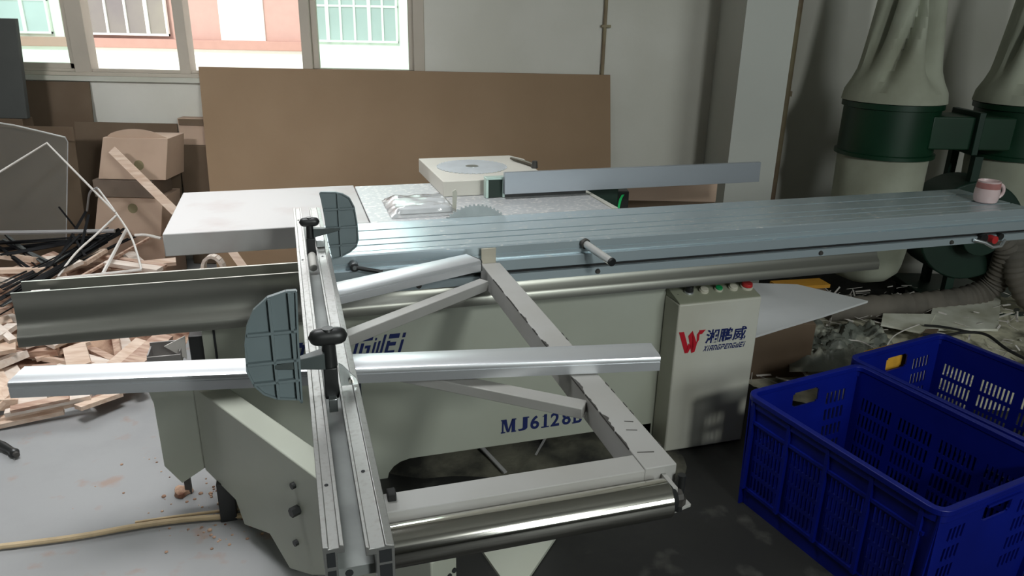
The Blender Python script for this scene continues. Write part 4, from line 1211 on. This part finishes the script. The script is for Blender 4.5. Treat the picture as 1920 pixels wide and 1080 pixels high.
WOOD = [
 ((-2.554, 3.416, 0.33), (-2.273, 3.428, 0.34), 0.09, 0.02), ((-2.249, 3.34, 0.33), (-2.171, 3.529, 0.35), 0.05, 0.02), ((-2.184, 3.546, 0.33), (-2.176, 3.739, 0.34), 0.07, 0.02),
 ((-2.083, 3.608, 0.32), (-1.779, 3.538, 0.31), 0.05, 0.02), ((-2.181, 3.74, 0.31), (-1.789, 3.618, 0.3), 0.03, 0.015), ((-2.627, 3.649, 0.33), (-2.413, 3.592, 0.33), 0.08, 0.03),
 ((-2.51, 3.381, 0.31), (-2.268, 3.282, 0.31), 0.05, 0.02), ((-2.034, 3.661, 0.28), (-1.8, 3.765, 0.28), 0.05, 0.02), ((-2.132, 3.916, 0.27), (-1.811, 3.536, 0.27), 0.06, 0.02),
 ((-2.318, 3.037, 0.26), (-2.243, 3.079, 0.27), 0.05, 0.03), ((-2.258, 2.943, 0.25), (-2.205, 3.006, 0.25), 0.05, 0.02), ((-2.166, 2.803, 0.24), (-2.173, 2.971, 0.24), 0.05, 0.02),
 ((-2.184, 2.783, 0.2), (-2.088, 2.84, 0.2), 0.06, 0.02), ((-2.243, 2.932, 0.28), (-2.103, 2.85, 0.22), 0.03, 0.02), ((-2.217, 2.908, 0.12), (-1.986, 2.952, 0.13), 0.03, 0.03),
 ((-2.23, 2.993, 0.1), (-1.763, 2.835, 0.11), 0.03, 0.02), ((-1.93, 2.925, 0.1), (-1.683, 2.828, 0.09), 0.12, 0.02), ((-1.714, 2.782, 0.1), (-1.666, 3.047, 0.14), 0.05, 0.025),
 ((-1.676, 2.769, 0.09), (-1.641, 3.041, 0.13), 0.06, 0.02), ((-1.612, 2.772, 0.12), (-1.585, 3.098, 0.14), 0.08, 0.03), ((-1.595, 2.812, 0.1), (-1.566, 3.074, 0.13), 0.04, 0.02),
 ((-2.158, 2.757, 0.14), (-2.107, 2.887, 0.14), 0.1, 0.03), ((-1.928, 2.978, 0.14), (-1.804, 2.793, 0.13), 0.09, 0.02), ((-2.104, 2.944, 0.1), (-1.997, 2.982, 0.1), 0.02, 0.02),
 ((-2.056, 2.862, 0.09), (-1.947, 2.892, 0.09), 0.03, 0.02), ((-2.156, 2.748, 0.12), (-1.977, 2.559, 0.08), 0.08, 0.05), ((-2.146, 2.692, 0.1), (-2.056, 2.792, 0.1), 0.09, 0.03),
 ((-2.005, 2.521, 0.03), (-1.721, 2.675, 0.05), 0.03, 0.025), ((-1.964, 2.532, 0.06), (-1.691, 2.649, 0.08), 0.03, 0.02), ((-1.936, 2.527, 0.08), (-1.755, 2.614, 0.09), 0.03, 0.015),
 ((-2.012, 2.497, 0.02), (-1.787, 2.612, 0.03), 0.03, 0.02), ((-2.045, 2.592, 0.06), (-1.856, 2.633, 0.07), 0.05, 0.02), ((-2.011, 2.516, 0.08), (-1.991, 2.66, 0.12), 0.06, 0.02)]
GO = 'wooden offcuts in the scrap heap'
random.seed(3)
for k, (a, b, w, t_) in enumerate(WOOD):
    lab = 'pale wooden offcut in the heap behind the left end of the guide beam' if k < 14 else ('pale thin slat on the floor below the end of the fence bar' if k >= 27 else 'pale wooden offcut on the floor between guide beam and fence bar')
    strip('wood_offcut', (M_WOOD, M_WOOD2, M_WOOD, M_WOOD2, M_WOOD3)[k % 5], lab, 'offcut', a, b, w, t_, random.uniform(-0.35, 0.35), GO)
for k in range(46):
    if k < 24:
        c = Vector((random.uniform(-2.75, -1.75), random.uniform(2.95, 3.9), 0)); lab = 'pale wooden offcut in the heap behind the left end of the guide beam'
    else:
        c = Vector((random.uniform(-2.3, -1.55), random.uniform(2.60, 3.15), 0)); lab = 'pale wooden offcut on the floor between guide beam and fence bar'
    h = hl(c.x, c.y)
    c.z = 0.03 + h * 0.85 + random.uniform(0, 0.06)
    a = random.uniform(0, PI)
    L = random.uniform(0.10, 0.32)
    d = Vector((math.cos(a), math.sin(a), random.uniform(-0.2, 0.2))) * L / 2
    strip('wood_offcut', (M_WOOD, M_WOOD2, M_WOOD3)[k % 3], lab, 'offcut', c - d, c + d, random.uniform(0.025, 0.07), random.uniform(0.010, 0.022), random.uniform(-0.4, 0.4), GO)
# arched offcuts under the extension table
g = G()
pts = []
for i in range(9):
    a = PI * i / 8
    pts.append((-1.545 + 0.052 * math.cos(a), 3.63, 0.29 + 0.068 * math.sin(a)))
for a, b in zip(pts, pts[1:]): g.bar(a, b, 0.04, 0.016)
g.bar((-1.597, 3.63, 0.05), (-1.597, 3.63, 0.29), 0.04, 0.016).bar((-1.493, 3.63, 0.05), (-1.493, 3.63, 0.29), 0.04, 0.016)
g.solo('arched_offcut', M_WOOD2, 'arched wooden cut-out standing below the white extension table', 'offcut', (-1.545, 3.63, 0.05))
strip('wooden_batten', M_WOOD, 'reddish batten leaning beside the arched cut-out', 'slat', (-1.50, 3.70, 0.42), (-1.36, 3.60, 0.28), 0.04, 0.014, 0.6, None)
tr = thing('metal_tray', 'small grey metal tray beside the left end of the saw cabinet, below the guide beam', 'tray', (-0.42, 2.36, 0.0), YAW)
g = G().box(-0.474, -0.376, 2.32, 2.325, 0.500, 0.535).box(-0.474, -0.376, 2.395, 2.40, 0.500, 0.552).box(-0.474, -0.469, 2.325, 2.395, 0.500, 0.54).box(-0.381, -0.376, 2.325, 2.395, 0.500, 0.545).box(-0.469, -0.381, 2.325, 2.395, 0.500, 0.505)
g.part('tray_body', mat('dull_sheet_metal', (0.30, 0.28, 0.27), 0.5, 0.4, var=0.2), tr, 0.001)
G().prism([(-0.424, 0.556), (-0.364, 0.505), (-0.360, 0.585)], 'y', 2.345, 2.349).part('bright_flap', M_WHITESTRIP, tr)
G().box(-0.43, -0.41, 2.35, 2.37, 0.0, 0.50).part('tray_post', M_CHIP, tr)

# tools and cord on the floor
kt = thing('tool_handle', 'short black tool handle lying on the pale floor at the left', 'tool', (-1.84, 2.35, 0))
g = G().tube([(-1.93, 2.40, 0.018), (-1.88, 2.372, 0.017), (-1.83, 2.342, 0.017), (-1.805, 2.325, 0.018), (-1.80, 2.32, 0.018)], [0.010, 0.016, 0.013, 0.017, 0.012], 14)
g.part('grip', M_BLACK, kt)
G().cyl((-1.80, 2.32, 0.018), (-1.788, 2.312, 0.018), 0.010, seg=10).part('grip_end', M_CHIP, kt)
G().tube(curve([(-1.62, 1.815, 0.011), (-1.455, 1.853, 0.011), (-1.327, 1.887, 0.011), (-1.185, 1.937, 0.011), (-1.068, 1.970, 0.011), (-0.959, 1.990, 0.011), (-0.80, 2.01, 0.011)]), 0.009, 8).solo(
    'floor_cord', M_CORD, 'tan cord stretched across the pale floor at the lower left', 'cord', (-1.2, 1.93, 0))
G().tube(curve([(-1.19, 1.962, 0.008), (-1.068, 1.997, 0.008), (-0.959, 2.024, 0.008), (-0.85, 2.045, 0.008)]), 0.005, 8).solo(
    'floor_cord', M_CORD, 'thinner tan cord branching off beside the arm foot', 'cord', (-1.05, 2.0, 0))
g = G()
random.seed(21)
for k in range(190):
    a = random.random()
    x = -1.05 + random.gauss(0, 0.22); y = 2.28 + random.gauss(0, 0.13)
    if k > 70: x = -0.92 + random.gauss(0, 0.1); y = 2.02 + random.gauss(0, 0.08)
    r = random.uniform(0.0015, 0.006) if k % 9 else 0.008
    g.lathe([(r * 0.3, 0.0), (r, 0.001), (r * 0.8, r * 0.6), (r * 0.25, r * 0.8)], x, y, 7)
g.solo('sawdust_crumbs', M_SHAVE, 'loose reddish crumbs of sawdust scattered on the pale floor', 'sawdust', (-1.0, 2.2, 0), kind='stuff')
g = G().lathe([(0.012, 0), (0.030, 0.003), (0.027, 0.016), (0.008, 0.024)], -1.11, 2.13, 16, fold=lambda a, i, z: 1 + 0.18 * math.sin(3 * a) + 0.1 * math.sin(5 * a + i))
g.solo('wood_chunk', M_SHAVE, 'brown chunk of wood lying near the black levelling foot', 'wood chunk', (-1.11, 2.13, 0))

# white sheet offcut on the dark floor under the roller
G().plate([(-0.129, 1.96, 0.012), (0.234, 2.092, 0.012), (0.064, 1.743, 0.012), (0.02, 1.70, 0.012), (-0.01, 1.735, 0.012)], 0.011).solo(
    'triangular_offcut', M_OLIVE, 'white triangular board offcut lying on the dark floor under the roller', 'board', (0.05, 1.9, 0))

# litter under the cabinet
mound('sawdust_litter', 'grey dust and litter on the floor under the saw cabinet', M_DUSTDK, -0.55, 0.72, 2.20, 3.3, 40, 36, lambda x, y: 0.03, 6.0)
strip('litter_stick', M_GREYSTRIP, 'pale stick leaning in the gap under the saw cabinet', 'stick', (-0.16, 2.45, 0.07), (-0.01, 2.26, 0.02), 0.014, 0.006, 0, None)
strip('litter_sliver', M_GREYSTRIP, 'thin sliver right of the pale stick under the cabinet', 'stick', (0.16, 2.50, 0.06), (0.10, 2.36, 0.03), 0.008, 0.004, 0, None)
G().box(-0.40, -0.33, 2.40, 2.44, 0.0, 0.075).solo('blue_scrap', mat('bright_blue_plastic', (0.01, 0.10, 0.35), 0.5), 'small blue scrap showing under the left end of the cut-out', 'scrap', (-0.36, 2.42, 0))

# ================================================================== RIGHT: DUST COLLECTOR AND LITTER
def hr(x, y):
    return 0.10 * min(1, max(0, (y - 2.8) / 0.6)) + 0.05 * max(0, (x - 1.6))
mound('sawdust_drift', 'drift of sawdust and plastic litter covering the floor behind the crates', M_DUST, 1.0, 3.7, 2.78, 4.10, 90, 50, lambda x, y: min(0.16, hr(x, y)), 3.0)
dc = thing('dust_collector', 'green twin-bag dust collector with white cloth bags in the dark corner', 'dust collector', (2.3, 3.9, 0))
def bag_fold(depth, n, ph):
    def f(a, i, z):
        return 1 + depth * (0.6 * math.sin(n * a + ph + 0.35 * i) + 0.4 * math.sin((2 * n + 1) * a - ph + 0.2 * i))
    return f
def collector(cx, cy, r, ph, zt=1.175, zb=0.925):
    G().lathe([(r, zb - 0.02), (r + 0.012, zb - 0.018), (r + 0.012, zb), (r, zb + 0.004), (r, zt - 0.03), (r + 0.012, zt - 0.026), (r + 0.012, zt), (r, zt + 0.003), (r * 0.2, zt + 0.006)], cx, cy, 48).part('drum', M_GREEN, dc)
    up = []
    for i in range(22):
        q = i / 21
        z = zt + 0.004 + 1.05 * q
        rr = r * (1.0 - 0.52 * q ** 0.62 + 0.13 * math.exp(-((q - 0.04) / 0.06) ** 2))
        up.append((rr, z))
    def fu(a, i, z):
        q = (z - zt) / 1.05
        amp = 0.04 + 0.46 * min(1, max(0, q - 0.03) * 4.0)
        s1 = math.sin(3 * a + ph + 0.6 * q)
        s2 = math.sin(5 * a - ph * 2 + 1.1 * q)
        f = 1 + amp * 0.25 * (0.6 * s1 + 0.35 * s2)
        for a_lo, a_hi, wd, dp, q0 in ((-1.05, -1.15, 0.20, 0.62, 0.07), (-2.42, -1.62, 0.17, 0.50, 0.05), (-3.0, -2.6, 0.16, 0.40, 0.12), (0.4, 0.1, 0.3, 0.5, 0.05), (1.6, 1.5, 0.3, 0.4, 0.05)):
            t = min(1, max(0, q - q0) / 0.4)
            d = a - 2 * PI if a > PI else a
            d -= a_lo + (a_hi - a_lo) * min(1, t)
            f *= 1 - dp * min(1, t * 2.2) * math.exp(-(d / wd) ** 2)
        return f
    G().lathe(up, cx, cy, 120, fold=fu).part('upper_bag', M_BAG, dc)
    lo = []
    for i in range(20):
        q = i / 19
        z = zb - 0.015 - 0.70 * q
        rr = r * (0.97 + 0.05 * math.sin(q * 3.0) - 0.20 * q)
        if q > 0.86: rr *= math.sqrt(max(0.05, 1 - ((q - 0.86) / 0.14) ** 2 * 0.9))
        lo.append((rr, z))
    G().lathe(lo[::-1], cx, cy, 64, fold=bag_fold(0.022, 4, ph)).part('lower_bag', M_BAG, dc)
collector(1.925, 3.9, 0.228, 0.9)
collector(2.62, 3.92, 0.228, 2.3)
G().box(2.04, 2.45, 3.70, 3.90, 0.965, 1.125).part('link_duct', M_GREEN, dc, 0.006)
G().box(2.245, 2.275, 3.67, 3.92, 0.945, 1.15).part('duct_flange', M_DKGREEN, dc, 0.003)
G().tube([(2.36, 3.95, 0.55), (2.36, 3.70, 0.55)], 0.26, 40).part('fan_housing', M_DKGREEN, dc, 0.008)
G().tube([(2.36, 3.70, 0.55), (2.36, 3.60, 0.55)], 0.10, 28).part('inlet_collar', M_DKGREEN, dc, 0.003)
G().cyl((2.36, 3.95, 0.55), (2.36, 4.25, 0.55), 0.12, seg=28).part('motor', M_BLACK, dc)
g = G()
for x in (1.72, 2.98):
    for y in (3.65, 4.2):
        g.box(x - 0.02, x + 0.02, y - 0.02, y + 0.02, 0.12, 0.92)
g.box(1.70, 3.0, 3.63, 3.67, 0.12, 0.16).box(1.70, 3.0, 4.18, 4.22, 0.12, 0.16)
g.bm.free()
G().box(2.28, 3.02, 3.60, 4.25, 0.10, 0.135).part('base_plate', M_DKGREEN, dc, 0.004)
for x, y in ((2.33, 3.65), (2.97, 3.65), (2.33, 4.2), (2.97, 4.2)):
    G().cyl((x, y, 0.0), (x, y, 0.10), 0.03, seg=14).part('caster', M_BLACK, dc)
G().box(2.30, 2.34, 3.72, 3.76, 0.135, 0.93).part('stand_leg', M_DKGREEN, dc)
G().box(2.40, 2.44, 4.1, 4.14, 0.135, 0.93).part('stand_leg', M_DKGREEN, dc)
def hose(label, pts, r):
    q = curve(pts, 14)
    rs = [r * (1.0 + 0.07 * math.sin(i * 1.9)) for i in range(len(q))]
    G().tube(q, rs, 18).solo('flex_hose', M_HOSE, label, 'hose', tuple(pts[-1]), group='dust hoses')
hose('thick dusty hose bending from the collector down along the floor to the white sheet', [(2.40, 3.62, 0.60), (2.50, 3.62, 0.50), (2.54, 3.66, 0.38), (2.53, 3.70, 0.26), (2.42, 3.70, 0.19), (2.19, 3.66, 0.165), (1.93, 3.60, 0.165), (1.62, 3.56, 0.16)], 0.062)
hose('dark hose dropping at the right edge beside the collector', [(2.52, 3.64, 0.62), (2.54, 3.60, 0.45), (2.58, 3.58, 0.33), (2.70, 3.56, 0.20), (2.95, 3.50, 0.17)], 0.055)
# boards and scraps on the drift
G().plate([(2.347, 3.86, 0.175), (2.66, 3.80, 0.19), (2.365, 3.331, 0.165), (2.03, 3.345, 0.155)], 0.012).solo('dusty_board', M_DUSTBOARD, 'square pale dusty board lying on the sawdust beyond the crates', 'board', (2.35, 3.6, 0.16))
G().plate([(1.894, 3.52, 0.16), (2.15, 3.50, 0.17), (2.0, 3.30, 0.15), (1.83, 3.40, 0.15)], 0.010).solo('dusty_board', M_DUSTBOARD, 'smaller grey board half buried left of the square dusty board', 'board', (1.97, 3.42, 0.15))
G().plate([(2.021, 3.34, 0.155), (2.076, 3.33, 0.16), (1.958, 3.20, 0.15), (1.88, 3.19, 0.145)], 0.012).solo('brown_scrap', M_CARDDK, 'brown scrap of board in front of the square dusty board', 'scrap', (1.97, 3.26, 0.15))
G().plate([(2.30, 2.98, 0.17), (2.60, 3.05, 0.18), (2.62, 2.92, 0.17), (2.33, 2.86, 0.165)], 0.012).solo('brown_scrap', M_CARD, 'reddish cardboard scrap just beyond the far crate rim', 'scrap', (2.4, 2.95, 0.16))
G().tube(curve([(1.957, 3.249, 0.165), (2.032, 3.223, 0.17), (2.146, 3.246, 0.18), (2.222, 3.202, 0.19), (2.237, 3.061, 0.18), (2.279, 2.957, 0.17)]), 0.007, 8).solo('black_cable', M_RUBBER_SHADE, 'black cable looping over the sawdust to the far crate', 'cable', (2.1, 3.2, 0.16), group='cables on the sawdust')
G().tube(curve([(2.02, 3.36, 0.165), (2.089, 3.32, 0.175), (2.186, 3.248, 0.18)]), 0.006, 8).solo('black_cable', M_RUBBER_SHADE, 'short black cable end beside the brown board scrap', 'cable', (2.1, 3.3, 0.16), group='cables on the sawdust')
G().tube(curve([(1.40, 3.10, 0.13), (1.481, 3.20, 0.14), (1.626, 3.19, 0.15), (1.688, 3.091, 0.15), (1.80, 3.22, 0.16), (1.90, 3.308, 0.16), (2.0, 3.37, 0.165)]), 0.003, 6).solo('white_thread', M_WHITESTRIP, 'thin white thread tangled on the sawdust behind the near crate', 'thread', (1.6, 3.15, 0.14))
g = G()
random.seed(31)
for k in range(420):
    x = random.uniform(1.05, 3.1); y = random.uniform(2.85, 3.95)
    if x < 1.45 and y > 3.0: continue
    a = random.uniform(0, PI); L = random.uniform(0.01, 0.055); w = random.uniform(0.002, 0.012)
    z = hr(x, y) * random.uniform(0.75, 1.0) + 0.03 + random.uniform(0, 0.015)
    d = Vector((math.cos(a) * L, math.sin(a) * L, random.uniform(-0.012, 0.012)))
    g.bar(Vector((x, y, z)) - d, Vector((x, y, z)) + d, w, 0.0015, random.uniform(-0.8, 0.8))
g.solo('plastic_shreds', M_WHITESTRIP, 'pale shreds and slivers strewn over the sawdust drift', 'litter', (2.0, 3.4, 0.1), kind='stuff')
# crumpled grey film
g = G()
gr = {}
nx, ny = 60, 50
for i in range(nx + 1):
    for j in range(ny + 1):
        a, b = i / nx, j / ny
        x = 1.25 + 0.55 * a + 0.10 * b; y = 2.98 + 0.46 * b + 0.05 * a
        e = min(1, min(a, 1 - a) * 6) * min(1, min(b, 1 - b) * 6)
        r1 = abs(noise.noise(Vector((x * 7, y * 7, 2))))
        r2 = abs(noise.noise(Vector((x * 17, y * 17, 5))))
        gr[i, j] = g.bm.verts.new((x + 0.02 * noise.noise(Vector((x * 9, y * 9, 8))), y, 0.085 + e * (0.035 + 0.06 * r1 + 0.05 * r2 + 0.02 * abs(noise.noise(Vector((x * 40, y * 40, 1)))))))
for i in range(nx):
    for j in range(ny):
        g.bm.faces.new((gr[i, j], gr[i + 1, j], gr[i + 1, j + 1], gr[i, j + 1]))
g.solo('plastic_film', M_FILM, 'crumpled grey plastic film heaped behind the near crate', 'plastic film', (1.5, 3.2, 0.08))
# white sheet on a low carton right of the control box
bx = thing('low_carton', 'dark brown carton in the shade right of the control box', 'box', (1.2, 3.2, 0))
G().box(1.03, 1.36, 3.06, 3.45, 0.003, 0.285).part('carton_body', M_CARDDK, bx, 0.003)
G().plate([(1.15, 3.56, 0.297), (1.446, 3.55, 0.297), (1.709, 3.334, 0.297), (1.421, 3.137, 0.297), (1.19, 2.99, 0.297), (1.003, 2.867, 0.297)], 0.010).solo(
    'white_sheet', M_WHITEBOARD, 'pointed white sheet jutting out behind the control box', 'board', (1.25, 3.2, 0.287))
bx = thing('orange_board', 'orange edged board between white sheet and dust collector bag', 'board', (1.5, 3.7, 0))
G().bar((1.36, 3.62, 0.262), (1.64, 3.68, 0.262), 0.10, 0.018).part('board_face', M_ORANGE, bx)
G().box(1.38, 1.62, 3.60, 3.69, 0.0, 0.252).part('board_foot', M_CARDDK, bx)
# cartons behind the sliding table
bx = thing('tall_carton', 'tall brown carton with an open flap, seen between rip fence and sliding table', 'box', (0.78, 3.6, 0))
G().box(0.555, 1.0, 3.62, 4.0, 0.003, 0.695).part('carton_body', M_CARDDK, bx, 0.003)
g = G().verts_faces([(0.55, 3.60, 0.715), (1.0, 3.60, 0.695), (1.0, 3.66, 0.80), (0.55, 3.66, 0.80), (0.55, 3.606, 0.715), (1.0, 3.606, 0.695), (1.0, 3.666, 0.80), (0.55, 3.666, 0.80)], [(0, 1, 2, 3), (7, 6, 5, 4), (0, 4, 5, 1), (1, 5, 6, 2), (2, 6, 7, 3), (3, 7, 4, 0)])
g = G().box(0.555, 1.0, 3.61, 3.616, 0.70, 0.80)
g.part('carton_flap', M_CARD, bx)
bb = thing('black_case', 'small black case with bright green tape, behind the table edge', 'case', (0.48, 3.42, 0))
G().box(0.435, 0.53, 3.36, 3.46, 0.0, 0.80).part('case_body', M_BLACK, bb, 0.004)
g = G()
g.prism([(0.440, 0.768), (0.452, 0.772), (0.468, 0.758), (0.470, 0.748), (0.452, 0.748), (0.442, 0.756)], 'y', 3.3575, 3.3595)
g.prism([(0.486, 0.764), (0.496, 0.784), (0.508, 0.787), (0.500, 0.770), (0.495, 0.752), (0.490, 0.72), (0.480, 0.722), (0.484, 0.75)], 'y', 3.3575, 3.3595)
g.part('green_tape', M_NEON, bb, label='bright green tape', smooth=False)
